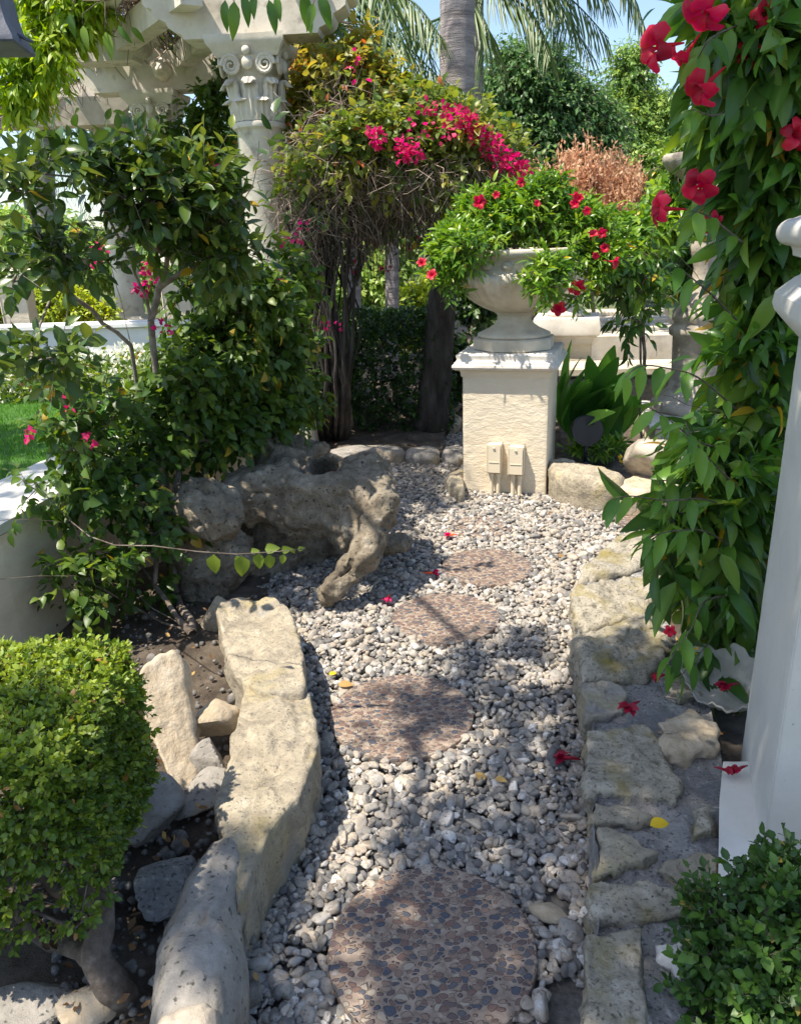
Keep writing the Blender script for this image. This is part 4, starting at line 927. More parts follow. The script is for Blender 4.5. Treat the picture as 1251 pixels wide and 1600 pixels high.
# white fluted shell by the pillar
t = thing('shell', 'large white fluted clam shell lying open against the pillar', 'shell', G(1130, 1120, .1))
m = MB(); c = G(1132, 1092, .17); nu, nv = 96, 20; V = []
for i in range(nu):
    a = i * 2 * PI / nu
    for j in range(nv):
        q = j / (nv - 1); rr = (.024 + .07 * q) * (1 + .07 * math.cos(a * 8) * q ** 2) * (1.25 if math.sin(a) > 0 else 1.0)
        zz = .075 * q ** 1.8 * (1.35 if math.sin(a) > 0 else .8) + .012 * math.cos(a * 8 + 1) * q ** 3 + .004 * math.cos(a * 24) * q
        V.append((rr * math.cos(a) * 1.15, rr * math.sin(a), zz))
V = np.array(V); V = np.stack([V[:, 0], V[:, 1] * math.cos(.25) - V[:, 2] * math.sin(.25), V[:, 1] * math.sin(.25) + V[:, 2] * math.cos(.25)], 1); V = rotz(V, -.5) + c
i, j = np.meshgrid(np.arange(nu), np.arange(nv - 1), indexing='ij'); f = (i * nv + j).ravel(); g = (((i + 1) % nu) * nv + j).ravel(); Fq = np.stack([f, g, g + 1, f + 1], 1)
m.add(V, Fq); m.add(V + [0, 0, -.006], Fq[:, ::-1]); k_ = np.arange(nu) * nv + nv - 1; k2_ = np.roll(k_, -1); m.add(np.concatenate([V, V + [0, 0, -.006]]), np.stack([k_, k2_, k2_ + nu * nv, k_ + nu * nv], 1))
k_ = np.arange(nu) * nv; m.add(V, [tuple(k_)])
m.build('bowl', MT['shell'], t)
# ---------------------------------------------------------------- foliage tools
def leaf_t(n=4, wd=.45, fold=.25, curl=.25, sharp=1.0, peak=.45, lobes=0):
    x = np.linspace(0, 1, n + 1); V = []
    for q in x:
        h = (q ** (math.log(.5) / math.log(peak)))
        wq = wd / 2 * max(math.sin(PI * min(max(h, .0), 1)), 0) ** (.75 * sharp) + .008
        if lobes: wq *= 1 + .25 * math.cos(q * lobes)
        for e in (-1, 0, 1): V.append((q, e * wq, fold * abs(e) * wq - curl * q * q))
    i, j = np.meshgrid(np.arange(n), np.arange(2), indexing='ij'); f = (i * 3 + j).ravel()
    return np.array(V), [np.stack([f, f + 3, f + 4, f + 1], 1)]
LT = {'fine': leaf_t(10, .62, .35, .2), 'oval': leaf_t(4, .5, .3, .18), 'round': leaf_t(3, .62, .25, .12), 'long': leaf_t(5, .36, .3, .35, 1.1, .42), 'heart': leaf_t(4, .68, .3, .3, 1.0, .34),
      'narrow': leaf_t(4, .3, .25, .3), 'tiny': leaf_t(2, .58, .3, .15), 'far': leaf_t(2, .5, .2, .3), 'needle': leaf_t(2, .12, .1, .3), 'broad': leaf_t(9, .2, .35, .55, .9, .5), 'strip': leaf_t(3, .05, .2, .25, .8, .35)}
class TF: pass
def blobs_sample(bl, n, r, shell=.35):
    """bl: list of (centre, radii, weight)"""
    wt = np.array([(b[1][0] * b[1][1] * b[1][2]) ** (2 / 3) * b[2] for b in bl]); k = r.choice(len(bl), n, p=wt / wt.sum())
    d = norm(r.normal(size=(n, 3))); q = (shell + (1 - shell) * r.random(n)) ** (1 / 2.2)
    C = np.array([b[0] for b in bl])[k]; R_ = np.array([b[1] for b in bl])[k]
    # uneven outline
    q = q * (1 + .28 * vnoise(d * 2.3 + C * 3, 5))
    return C + d * R_ * q[:, None], norm(d / R_)
def B(px, py, y, rx, rz, ry=None, wt=1.0):
    c = A(px, py, y); s_ = mpp(c); ry = ry if ry is not None else (rx + rz) / 2 * s_
    return (c, (rx * s_, ry, rz * s_), wt)
def twigs(mL, mB, C, out, r, k=3, L=.12, m=7, tm='oval', size=.06, svar=.25, up=.25, grav=.25, ang=55, w_out=.6, tip=True, tone=0.0, tr=.0011, flat=.75, tonef=None, acc=.012):
    T, F = LT[tm]; n = len(C) * k; c = np.repeat(C, k, 0); o = np.repeat(out, k, 0)
    d = norm(o * w_out + norm(r.normal(size=(n, 3))) * .8 + V3(0, 0, up)); Ls = L * r.uniform(.6, 1.3, n)
    a = norm(np.cross(d, norm(r.normal(size=(n, 3))))); b = np.cross(d, a); ph = r.uniform(0, 6.28, n)
    sag = V3(0, 0, -1) * (grav * .35)
    tw = np.clip(.42 + .17 * r.normal(size=n) + tone, 0.02, .95)
    if tonef is not None: tw = np.clip(tw + tonef(c), .02, .95)
    bases, dirs, nrm_, rn, sz = [], [], [], [], []
    for j in range(m):
        f = (j + .7) / m; p = c + d * (Ls * f)[:, None] + sag * (Ls * f * f)[:, None]; az = ph + j * 2.4
        an = math.radians(ang) * (1 - .55 * (j / max(m - 1, 1)) ** 3)
        ld = norm(d * math.cos(an) + (a * np.cos(az)[:, None] + b * np.sin(az)[:, None]) * math.sin(an) + V3(0, 0, -grav) + r.normal(size=(n, 3)) * .12)
        bases.append(p); dirs.append(ld); nrm_.append(norm(V3(0, 0, flat) + o * .25 + r.normal(size=(n, 3)) * .45)); rn.append(np.where(r.random(n) < acc, 1.0, np.clip(tw + r.normal(size=n) * .1, 0, .95)))
        sz.append(size * (1 + svar * r.normal(size=n)) * (.8 + .2 * math.sin(PI * f)))
    P = np.concatenate(bases); X = np.concatenate(dirs); N_ = np.concatenate(nrm_); R_ = np.concatenate(rn); S = np.clip(np.concatenate(sz), size * .45, size * 1.7)
    N_ = norm(N_ - X * (N_ * X).sum(1)[:, None]); Y = np.cross(N_, X)
    mL.inst(T, F, np.stack([X, Y, N_], -1) * S[:, None, None], P, R_, mid=.13)
    if mB is not None and tr > 0:
        mid = c + d * (Ls * .5)[:, None] + sag * (Ls * .25)[:, None]; e = c + d * Ls[:, None] + sag * Ls[:, None]
        mB.edges(c, mid, tr * 1.3, tr, 3); mB.edges(mid, e, tr, tr * .5, 3)
def skeleton(mB, stems, targets, r, r0=.0018, rmax=.03, jit=.05, seg=.1, k=6, expo=2.4):
    nodes, par = [], []
    for st in stems:
        st = [np.asarray(p, float) for p in st]
        if nodes:
            d0 = np.linalg.norm(np.array(nodes) - st[0], axis=1); i0 = int(d0.argmin()); prev = i0 if d0[i0] < .25 else -1
        else: prev = -1
        if prev < 0: nodes.append(st[0]); par.append(-1); prev = len(nodes) - 1
        for a, b in zip(st[:-1], st[1:]):
            n = max(2, int(np.linalg.norm(b - a) / seg)); 
            for q in range(1, n + 1): nodes.append(a + (b - a) * q / n + r.normal(size=3) * jit * .12 * (q < n)); par.append(prev); prev = len(nodes) - 1
    base = nodes[0].copy(); order = np.argsort(np.linalg.norm(targets - base, axis=1)); ends = []
    arr = np.zeros((len(nodes) + len(targets) * 6 + 10, 3)); arr[:len(nodes)] = nodes; pl = np.zeros(len(arr)); N_ = len(nodes)
    for i in range(N_): pl[i] = 0 if par[i] < 0 else pl[par[i]] + np.linalg.norm(arr[i] - arr[par[i]])
    for ti in order:
        t_ = targets[ti]; cost = np.linalg.norm(arr[:N_] - t_, axis=1) + .22 * pl[:N_]; i = int(cost.argmin()); a = arr[i].copy(); L_ = np.linalg.norm(t_ - a); n = min(5, max(1, int(L_ / seg)))
        bow = r.normal(size=3) * jit * L_ * 1.6; prev = i
        for q in range(1, n + 1):
            f = q / n; arr[N_] = a + (t_ - a) * f + bow * math.sin(PI * f) * .6; par.append(prev); pl[N_] = pl[prev] + L_ / n; prev = N_; N_ += 1
        ends.append(prev)
    par = np.array(par); rad = np.zeros(N_); 
    load = np.zeros(N_)
    for e in ends: load[e] += r0 ** expo
    ch = np.zeros(N_)
    for i in range(N_ - 1, -1, -1):
        load[i] = max(load[i], (r0 * .8) ** expo)
        if par[i] >= 0: load[par[i]] += load[i] if ch[i] == 0 else load[i]
    rad = load ** (1 / expo); 
    root = rad.max(); rad = rad * min(1, rmax / root) if rmax / root < 1 else rad * 1.0
    rad = np.maximum(rad, r0 * .6)
    ii = np.where(par >= 0)[0]; P1 = arr[ii]; P0_ = arr[par[ii]]; ra = np.minimum(rad[par[ii]], rad[ii] * 1.5); rb = rad[ii]
    mB.edges(P0_, P1, ra, rb, k)
def plant(t, bl, stems, ncl, seed, leafmat_, barkmat='bark', shell=.35, bark_name='branches', leaf_name='foliage', rmax=.03, r0=.0018, filt=None, jit=.05, **kw):
    r = np.random.default_rng(seed); cut = kw.get('L', .12) * .6
    bl = [(b[0], tuple(max(q * .35, q - cut) for q in b[1]), b[2]) for b in bl]
    C, O = blobs_sample(bl, ncl, r, shell)
    if filt is not None: ok = filt(C); C, O = C[ok], O[ok]
    mL, mB = MB(), MB()
    if stems: skeleton(mB, stems, C, r, rmax=rmax, r0=r0, jit=jit)
    twigs(mL, mB, C, O, r, **kw)
    a = mL.build(leaf_name, MT[leafmat_], t)
    if mB.n: mB.build(bark_name, MT[barkmat], t)
    return C, O

# ---------------------------------------------------------------- flowers
def trumpet(mb, c, axis, size, r, tube=True, lobes=5, throat=.22, mt=None, rnd=.5, droop=.25):
    """five overlapping petals that flare from a tube"""
    axis = norm(np.asarray(axis, float)); u = norm(np.cross(axis, norm(r.normal(size=3)))); v = np.cross(axis, u); ph = r.uniform(0, 6.28)
    n, m_ = 6, 7
    for p in range(lobes):
        a0 = ph + p * 2 * PI / lobes; V = []
        for i in range(n + 1):
            q = i / n; rr = throat * .5 + q * .95; wdt = .25 + .95 * math.sin(min(q * 1.15, 1) * PI * .62) * (1 if q < .75 else 1 - (q - .75) * 1.5)
            for j in range(m_):
                e = j / (m_ - 1) * 2 - 1; a = a0 + e * wdt * .62 / max(rr, .35) * .75
                rad = rr * (1 - .12 * e * e * q) ; hz = .62 * q ** .55 - droop * q ** 2.4 + .1 * e * q + .05 * math.sin(5 * e + p) * q - .9 * (1 - q) ** 2 * .25
                V.append(c + size * .5 * (rad * (math.cos(a) * u + math.sin(a) * v) + hz * axis))
        V = np.array(V); i, j = np.meshgrid(np.arange(n), np.arange(m_ - 1), indexing='ij'); f = (i * m_ + j).ravel()
        mb.add(V, np.stack([f, f + 1, f + m_ + 1, f + m_], 1), np.clip(rnd + r.normal() * .16 + .3 * (np.repeat(np.linspace(0, 1, n + 1), m_) - .5) + np.tile(np.linspace(-.15, .15, m_), n + 1), 0, .9))
    if tube:
        P = [c - axis * size * q for q in (.85, .6, .35, .2, .1)]; mb.tube(P, [size * x for x in (.022, .04, .06, .085, .09)], 10, rnd=rnd, cap=False)
def bracts(mb, c, R_, n, r, size=.022, sq=(1, 1, 1)):
    T, F = leaf_t(2, .75, .3, .15); d = norm(r.normal(size=(n, 3))); P = c + d * R_ * (r.random(n) ** .5)[:, None] * np.asarray(sq)
    X = norm(d + r.normal(size=(n, 3)) * .7); Z = norm(r.normal(size=(n, 3))); Z = norm(Z - X * (X * Z).sum(1)[:, None]); Y = np.cross(Z, X)
    mb.inst(T, F, np.stack([X, Y, Z], -1) * (size * r.uniform(.7, 1.3, n))[:, None, None], P, r.random(n))
def cluster(t, px, py, y, rp, n, seed, size=.026, sq=(1, 1, 1)):
    m = MB(); c = A(px, py, y); bracts(m, c, rp * mpp(c), n, np.random.default_rng(seed), size, sq); return m.build('blossom_cluster', MT['pink'], t)
# ---------------------------------------------------------------- glossy leaved shrub on the left
base = A(250, 760, 3.42); base[2] = .1
t = thing('camellia', 'big glossy leaved shrub with bare grey stems filling the left side', 'shrub', base)
stems = [[base, A(238, 690, 3.4), A(214, 600, 3.3), A(205, 540, 3.25), A(190, 470, 3.2), A(175, 420, 3.1), A(140, 340, 3.0)],
         [base + V3(.03, -.02, 0), A(250, 680, 3.38), A(244, 580, 3.3), A(236, 500, 3.25), A(212, 430, 3.2), A(190, 380, 3.1)],
         [A(236, 500, 3.25), A(248, 450, 3.25), A(262, 400, 3.2), A(310, 340, 3.15)],
         [A(205, 540, 3.25), A(160, 505, 3.15), A(120, 468, 3.05), A(50, 430, 2.95), A(-40, 400, 2.85)],
         [A(120, 468, 3.05), A(70, 420, 2.95), A(20, 380, 2.85)],
         [A(248, 450, 3.25), A(330, 380, 3.15), A(395, 290, 3.0), A(405, 220, 2.95)],
         [A(190, 380, 3.1), A(150, 300, 2.95), A(130, 210, 2.9)], [A(236, 500, 3.25), A(290, 440, 3.3), A(350, 400, 3.3)]]
bl = [B(30, 290, 2.65, 70, 60, wt=.7), B(120, 265, 2.8, 75, 60, wt=.8), B(90, 400, 2.8, 90, 50, wt=.8), B(230, 300, 2.95, 85, 75), B(240, 375, 3.05, 100, 40, wt=.5), B(325, 310, 3.05, 75, 75), B(420, 260, 2.9, 20, 50, wt=.4),
      B(50, 262, 2.75, 75, 35, wt=.6), B(150, 260, 2.85, 60, 35, wt=.8), B(320, 262, 2.95, 30, 35, wt=.5), B(340, 400, 3.15, 90, 60, wt=.9), B(20, 430, 2.6, 60, 40, wt=.4), B(85, 555, 2.55, 75, 45, wt=.5), B(30, 590, 2.5, 45, 50, wt=.6)]
plant(t, bl, stems, 242, 1, 'camellia', 'greybark', rmax=.024, shell=.1, k=2, L=.15, m=6, tm='oval', size=.062, up=.3, grav=.12, ang=58, w_out=.4, r0=.0016)
r = np.random.default_rng(8)
for i, (px, py, y) in enumerate(((228, 415, 3.3), (240, 438, 3.3), (217, 455, 3.3), (150, 410, 3.3), (335, 272, 3.2), (160, 385, 3.35), (255, 512, 3.25))):
    cluster(t, px, py, y, 11, 16, 200 + i)

# ---------------------------------------------------------------- low bougainvillea thicket in front of the column
base = G(300, 990, .1)
t = thing('bougainvillea', 'dark green bougainvillea thicket sprawling over the hollow boulder', 'shrub', base)
stems = [[base, A(275, 930, 3.0), A(270, 800, 3.2), A(300, 650, 3.4), A(360, 540, 3.6), A(400, 450, 3.7)],
         [base, A(215, 930, 2.85), A(150, 880, 2.75), A(110, 810, 2.7), A(60, 760, 2.65)],
         [base, A(230, 960, 2.8), A(120, 900, 2.6), A(0, 905, 2.5), A(-60, 880, 2.4)],
         [A(215, 930, 2.85), A(120, 820, 2.75), A(50, 812, 2.6), A(-20, 815, 2.5)],
         [A(270, 800, 3.2), A(330, 720, 3.5), A(400, 650, 3.8), A(450, 560, 4.0)],
         [base, A(225, 890, 2.95), A(175, 800, 3.0), A(140, 700, 2.95)]]
bl = [B(385, 470, 3.7, 85, 60), B(430, 540, 3.9, 60, 70), B(340, 560, 3.6, 100, 60), B(410, 640, 3.8, 75, 60), B(330, 670, 3.5, 90, 55), B(240, 650, 3.3, 60, 60), B(200, 720, 3.15, 80, 45), B(430, 690, 3.9, 40, 22),
      B(110, 690, 2.85, 75, 50, wt=.7), B(50, 770, 2.7, 60, 35, wt=.5), B(160, 770, 2.9, 80, 45, wt=.9), B(170, 640, 3.0, 60, 40, wt=.8), B(90, 590, 2.9, 60, 30, wt=.5), B(300, 440, 3.5, 60, 30, wt=.7), B(150, 900, 2.7, 100, 50, wt=.5), B(240, 820, 2.95, 50, 60, wt=.7), B(290, 600, 3.3, 50, 40, wt=.8), B(460, 430, 4.1, 40, 50, wt=.8), B(470, 620, 4.2, 30, 60),
      B(240, 930, 2.95, 45, 30, wt=.4), B(60, 870, 2.6, 60, 20, wt=.25), B(210, 850, 2.95, 40, 30, wt=.3), B(120, 960, 2.7, 60, 25, wt=.4)]
plant(t, bl, stems, 980, 2, 'bougain', rmax=.02, shell=.15, k=2, L=.15, m=7, tm='heart', size=.05, up=.15, grav=.45, ang=60, tone=-.05)
for i, (px, py, y) in enumerate(((430, 437, 3.7), (475, 350, 4.0), (447, 374, 4.0), (465, 368, 4.0), (45, 678, 2.6), (143, 686, 2.75), (108, 634, 2.8), (505, 508, 4.6), (522, 514, 4.6), (335, 272, 3.2))):
    cluster(t, px, py, y, 9 if i < 7 else 14, 9, 220 + i)
# the long thorny shoot that hangs into the light, lower left
P = [A(108, 812, 2.7), A(140, 838, 2.5), A(180, 852, 2.3), A(240, 853, 2.15), A(310, 862, 2.08), A(370, 866, 2.06), A(430, 862, 2.04), A(478, 858, 2.02)]
m = MB(); m.tube(P, np.linspace(.0026, .001, len(P)), 6)
r = np.random.default_rng(2)
for k in range(26):
    f = k / 26 * 6.99; i = int(f); p = P[i] + (P[i + 1] - P[i]) * (f - i); m.tube([p, p + norm(r.normal(size=3)) * .012], [.0012, .0003], 4)
m.build('shoot', MT['bark'], t)
T, F = LT['heart']
for px, py, L_, dx in ((334, 866, .062, -.1), (370, 868, .03, .2), (378, 868, .066, .05), (392, 862, .028, .5), (405, 864, .05, -.1), (414, 858, .045, .9), (420, 866, .048, .0), (440, 860, .034, .5), (443, 866, .03, -.3), (455, 856, .02, .4), (465, 858, .022, .8)):
    c = A(px, py, 2.06); X = norm(V3(dx + r.normal() * .1, -.25 + r.normal() * .15, -1 if dx < .45 else .2)); N_ = norm(V3(r.normal() * .3, -1, .45)); N_ = norm(N_ - X * (X @ N_)); Y = np.cross(N_, X)
    m = MB(); m.inst(T, F, (np.stack([X, Y, N_], -1) * L_)[None], c[None], np.array([.75 + r.random() * .15]))
    m.build('leaf', MT['bougain'], t)

# ---------------------------------------------------------------- tall bougainvillea arch
base = A(528, 690, 5.7); base[2] = .05
t = thing('bougainvillea', 'tall bougainvillea arching over the path with magenta blossom along its crest', 'shrub', base)
stems = [[base, A(520, 600, 5.6), A(498, 480, 5.5), A(470, 360, 5.4), A(480, 260, 5.4), A(520, 190, 5.5)],
         [base, A(505, 560, 5.5), A(515, 440, 5.5), A(540, 330, 5.6), A(600, 250, 5.6), A(680, 240, 5.6), A(760, 270, 5.6)],
         [base + V3(.12, .05, 0), A(530, 560, 5.6), A(500, 430, 5.6), A(510, 330, 5.6), A(560, 240, 5.7)],
         [base + V3(-.1, .02, 0), A(490, 600, 5.5), A(530, 480, 5.6), A(565, 400, 5.6), A(590, 300, 5.6)],
         [base + V3(-.06, -.08, 0), A(515, 600, 5.4), A(480, 500, 5.3), A(450, 400, 5.3), A(440, 300, 5.3)],
         [base + V3(.05, .1, 0), A(550, 640, 5.7), A(530, 560, 5.7), A(520, 420, 5.7), A(545, 380, 5.6), A(610, 330, 5.6)]]
top_ = [B(500, 155, 5.9, 60, 75), B(560, 140, 5.5, 65, 65), B(490, 210, 5.8, 40, 75), B(600, 175, 5.5, 75, 55), B(540, 205, 5.4, 55, 55), B(560, 75, 5.4, 45, 35, wt=.25)]
low_ = [B(640, 190, 5.4, 75, 50), B(700, 208, 5.4, 75, 48), B(755, 240, 5.4, 60, 50), B(620, 215, 5.05, 80, 42), B(710, 232, 5.05, 80, 40), B(560, 225, 5.05, 60, 40), B(780, 268, 5.1, 45, 30), B(610, 225, 5.3, 60, 35, wt=.4), B(795, 275, 5.5, 45, 32), B(680, 235, 5.3, 60, 30, wt=.4), B(470, 270, 5.1, 30, 60, wt=.5)]
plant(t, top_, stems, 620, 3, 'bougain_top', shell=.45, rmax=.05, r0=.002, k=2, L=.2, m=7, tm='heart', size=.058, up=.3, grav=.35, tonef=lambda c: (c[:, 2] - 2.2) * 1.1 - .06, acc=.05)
plant(t, low_, None, 640, 4, 'bougain_top', shell=.55, k=2, L=.2, m=6, tm='heart', size=.055, up=.35, grav=.3, tone=-.12, barkmat='twig')
plant(t, [B(600, 262, 5.1, 90, 30), B(700, 272, 5.1, 90, 28), B(500, 260, 5.2, 45, 60, wt=.7)], None, 120, 47, 'bougain_top', shell=.5, k=2, L=.2, m=6, tm='heart', size=.05, up=.1, grav=.5, tone=-.05, tr=0, leaf_name='thin_foliage')
plant(t, [B(600, 330, 5.6, 70, 35), B(660, 370, 5.6, 40, 25), B(550, 400, 5.6, 25, 40, wt=.5), B(700, 330, 5.6, 30, 30), B(490, 330, 5.3, 30, 60, wt=.7)], None, 75, 44, 'bougain', shell=.2, k=2, L=.18, m=5, tm='heart', size=.05, up=-.4, grav=.8, tone=-.1, barkmat='twig')
def sm_(P, n=4):
    P = np.array(P, float); u = np.linspace(0, len(P) - 1, (len(P) - 1) * n + 1); Q = []
    for x in u:
        i = min(int(x), len(P) - 2); f = x - i; p0 = P[max(i - 1, 0)]; p1 = P[i]; p2 = P[i + 1]; p3 = P[min(i + 2, len(P) - 1)]
        Q.append(.5 * ((2 * p1) + (-p0 + p2) * f + (2 * p0 - 5 * p1 + 4 * p2 - p3) * f * f + (-p0 + 3 * p1 - 3 * p2 + p3) * f ** 3))
    return np.array(Q)
# dry tangled twigs inside the arch
r = np.random.default_rng(21)
tb = [B(660, 275, 5.15, 110, 34, .35), B(740, 288, 5.15, 60, 28, .3), B(600, 250, 5.5, 110, 70, .45), B(690, 290, 5.5, 90, 55, .4), B(520, 280, 5.4, 80, 90, .4), B(480, 340, 5.4, 50, 90, .3), B(620, 300, 5.6, 90, 35, .4), B(750, 300, 5.5, 55, 35, .3), B(560, 200, 5.5, 90, 60, .4)]
C, O = blobs_sample(tb, 8500, r, .2); d = norm(r.normal(size=C.shape) + V3(.25, 0, -.35)); L_ = r.uniform(.08, .3, len(C))[:, None]; bow = r.normal(size=C.shape) * .03
m = MB(); rn = np.repeat(np.clip(r.random(len(C)), 0, 1), 6); m.edges(C, C + d * L_ * .5 + bow, .0028, .0022, 3, rn); m.edges(C + d * L_ * .5 + bow, C + d * L_, .0022, .001, 3, rn)
# hanging strands
C, O = blobs_sample([B(560, 350, 5.5, 50, 30, .3), B(640, 335, 5.5, 90, 22, .3), B(500, 430, 5.4, 25, 90, .2), B(690, 340, 5.5, 40, 22, .3)], 480, r, .1)
q = C + V3(0, 0, -1) * r.uniform(.1, .35, (len(C), 1)) + r.normal(size=C.shape) * .04; m.edges(C, q, .0025, .0015, 3, np.repeat(r.random(len(C)) * .6, 6))
m.build('dry_twigs', MT['twig'], t); m = MB()
for k in range(54):
    x0 = r.uniform(474, 556); x1 = x0 + r.normal() * 18 - 12; yy = 5.5 + r.normal() * .12; P = sm_([A(x0 + (528 - x0) * .3, 688, 5.65), A(x0, 590, yy), A((x0 + x1) / 2 + r.normal() * 10, 480, yy), A(x1, 380, yy - .05), A(x1 + r.normal() * 30, 290, yy)]); P = P + .025 * np.c_[vnoise(P * 5, k), vnoise(P * 5, k + 50), P[:, 0] * 0]
    m.tube(P, np.linspace(.012, .004, len(P)) * r.uniform(.5, 1.7), 6)
m.build('stems', MT['darkbark'], t)
k = 0
for px, py, y, rp, n in ((716, 182, 4.88, 16, 60), (736, 192, 4.88, 14, 50), (752, 212, 4.88, 17, 60), (768, 228, 4.88, 17, 60), (782, 248, 4.88, 15, 50), (800, 258, 4.88, 16, 60), (816, 266, 4.88, 14, 50), (690, 172, 4.9, 12, 26), (665, 165, 4.9, 10, 16),
                         (632, 226, 4.72, 14, 40), (648, 240, 4.72, 12, 36), (628, 245, 4.72, 9, 20), (586, 212, 4.72, 15, 40), (590, 228, 4.72, 8, 16), (700, 205, 4.8, 26, 26), (655, 195, 4.8, 20, 14), (768, 278, 5.1, 8, 16),
                         (590, 370, 5.7, 22, 36), (610, 345, 5.7, 16, 20), (548, 415, 5.6, 12, 14), (640, 380, 5.6, 18, 14), (560, 105, 4.88, 22, 10), (565, 380, 5.7, 16, 20), (600, 420, 5.6, 8, 8)):
    cluster(t, px, py, y, rp, n, 300 + k, .034); k += 1
# dark leaning trunk
t = thing('leaning_tree', 'dark leaning tree trunk rising beside the pedestal into the arch', 'tree', A(672, 690, 5.95))
b0 = A(672, 693, 5.95); b0[2] = 0
pts = [b0, A(676, 640, 5.95), A(684, 560, 5.95), A(690, 470, 5.95), A(700, 400, 5.95), A(704, 340, 5.9), A(715, 280, 5.9), A(735, 230, 5.9)]
m = MB(); m.tube(pts, [.15, .13, .115, .105, .1, .095, .08, .06], 18); m.build('trunk', MT['darkbark'], t)
m = MB(); m.tube([pts[5], A(660, 300, 5.8), A(610, 250, 5.7)], [.06, .045, .03], 10); m.tube([pts[4], A(735, 350, 6.1), A(770, 290, 6.3)], [.05, .04, .02], 10); m.build('limb', MT['darkbark'], t)

# ---------------------------------------------------------------- clipped dark hedge far up the path
def hedge_points(c, hx, hy, hz, n, r, inner=.15, rnd_=.25, rot=0.0):
    """points on (and a little inside) a softly rounded box"""
    f = r.random(n); areas = np.array([hy * hz, hy * hz, hx * hz, hx * hz, hx * hy, hx * hy * .3]); k = r.choice(6, n, p=areas / areas.sum())
    U = r.uniform(-1, 1, (n, 3)); nr = np.zeros((n, 3))
    for i, (ax_, sg) in enumerate(((0, 1), (0, -1), (1, 1), (1, -1), (2, 1), (2, -1))):
        s_ = k == i; U[s_, ax_] = sg; nr[s_, ax_] = sg
    h = np.array([hx, hy, hz]); P = U * h; rr = rnd_ * min(h); Q = np.clip(P, -(h - rr), h - rr); dd = P - Q; L_ = np.linalg.norm(dd, axis=1, keepdims=True); nn = np.where(L_ > 1e-6, dd / np.maximum(L_, 1e-6), nr)
    P = Q + nn * rr; P = P - nn * (r.random(n) ** 2.2 * inner * min(h))[:, None]; P += nn * (fbm(P * 8, 5, 4) * .02 + (r.random(n) < .05) * .02)[:, None]
    return rotz(P, rot) + c, rotz(nn, rot)
def hedge(t, c, h, n, seed, lm, size, L, m_, tm='tiny', k=1, rot=0.0, inner=.35, tonef=None, filt=None, up=.2, tone=0.0):
    r = np.random.default_rng(seed); P, N_ = hedge_points(np.asarray(c), *h, n, r, inner, rot=rot)
    if filt is not None: ok = filt(P); P, N_ = P[ok], N_[ok]
    mL, mB = MB(), MB(); twigs(mL, mB, P, N_, r, k=k, L=L, m=m_, tm=tm, size=size, up=up, grav=.05, ang=55, w_out=.9, tonef=tonef, tone=tone, tr=.0009)
    mL.build('foliage', MT[lm], t); return mL, mB, P
hc = A(612, 600, 6.35); hc[2] = .47
t = thing('hedge', 'clipped square dark green hedge in the shade under the arch', 'hedge', (hc[0], hc[1], 0))
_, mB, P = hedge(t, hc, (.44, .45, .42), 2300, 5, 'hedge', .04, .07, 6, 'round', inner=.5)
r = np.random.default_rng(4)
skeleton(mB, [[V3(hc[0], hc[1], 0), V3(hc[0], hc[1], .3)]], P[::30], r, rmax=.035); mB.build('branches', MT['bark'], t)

# ---------------------------------------------------------------- clipped hedge, lower left corner
hc = V3(-1.0, 1.36, .42)
t = thing('hedge', 'clipped box hedge with its top toned a sunlit yellow green on twisted bare trunks, lower left', 'hedge', (hc[0], hc[1], 0))
def hfilt(P):
    q = to_px(P); hole = (np.hypot((q[:, 0] - 95) / 95, (q[:, 1] - 1420) / 105) < 1 + .3 * vnoise(P * 14, 7)) & (P[:, 1] < hc[1] + .05)
    return (P[:, 2] > .265 + .08 * vnoise(P * 5, 3)) & ~(hole & (rng.random(len(P)) < .8))
_, mB, P = hedge(t, hc, (.37, .225, .2), 11500, 6, 'boxwood', .0145, .028, 8, tm='round', inner=.35, tone=-.06, filt=hfilt, tonef=lambda C: .42 * np.clip((C[:, 2] - .53) / .09, 0, 1))  # top leaves toned yellower: new growth, with sunlight put into the leaf colour
r = np.random.default_rng(14)
tb0 = G(190, 1558, .03); s0 = [[tb0, G(150, 1500, .1), A(160, 1440, 1.25), A(150, 1400, 1.3), A(120, 1380, 1.32), A(80, 1350, 1.34), A(45, 1290, 1.38)], [A(160, 1440, 1.25), A(155, 1370, 1.3), A(170, 1330, 1.35), A(150, 1280, 1.4)],
      [A(155, 1505, 1.22), A(90, 1480, 1.3), A(50, 1460, 1.35), A(30, 1400, 1.4)]]
skeleton(mB, s0, P[::22], r, rmax=.005, r0=.0012, jit=.08)
mB.build('branches', MT['bark'], t)
m = MB()
def sm(P, n=5):
    P = np.array(P, float); 
    u = np.linspace(0, len(P) - 1, (len(P) - 1) * n + 1); Q = []
    for x in u:
        i = min(int(x), len(P) - 2); f = x - i; p0 = P[max(i - 1, 0)]; p1 = P[i]; p2 = P[i + 1]; p3 = P[min(i + 2, len(P) - 1)]
        Q.append(.5 * ((2 * p1) + (-p0 + p2) * f + (2 * p0 - 5 * p1 + 4 * p2 - p3) * f * f + (-p0 + 3 * p1 - 3 * p2 + p3) * f ** 3))
    return np.array(Q)
def knot(P, r0, r1, sd_):
    Q = sm(P); n = len(Q); rad = np.linspace(r0, r1, n) * (1 + .18 * vnoise(Q * 30, sd_)); m.tube(Q + .003 * np.c_[vnoise(Q * 25, 1), vnoise(Q * 25, 2), vnoise(Q * 25, 3)], rad, 14)
knot([G(205, 1572, .0), A(180, 1545, 1.14), A(152, 1500, 1.16), A(158, 1450, 1.2), A(163, 1400, 1.24), A(158, 1365, 1.28), A(172, 1320, 1.34)], .034, .015, 1)
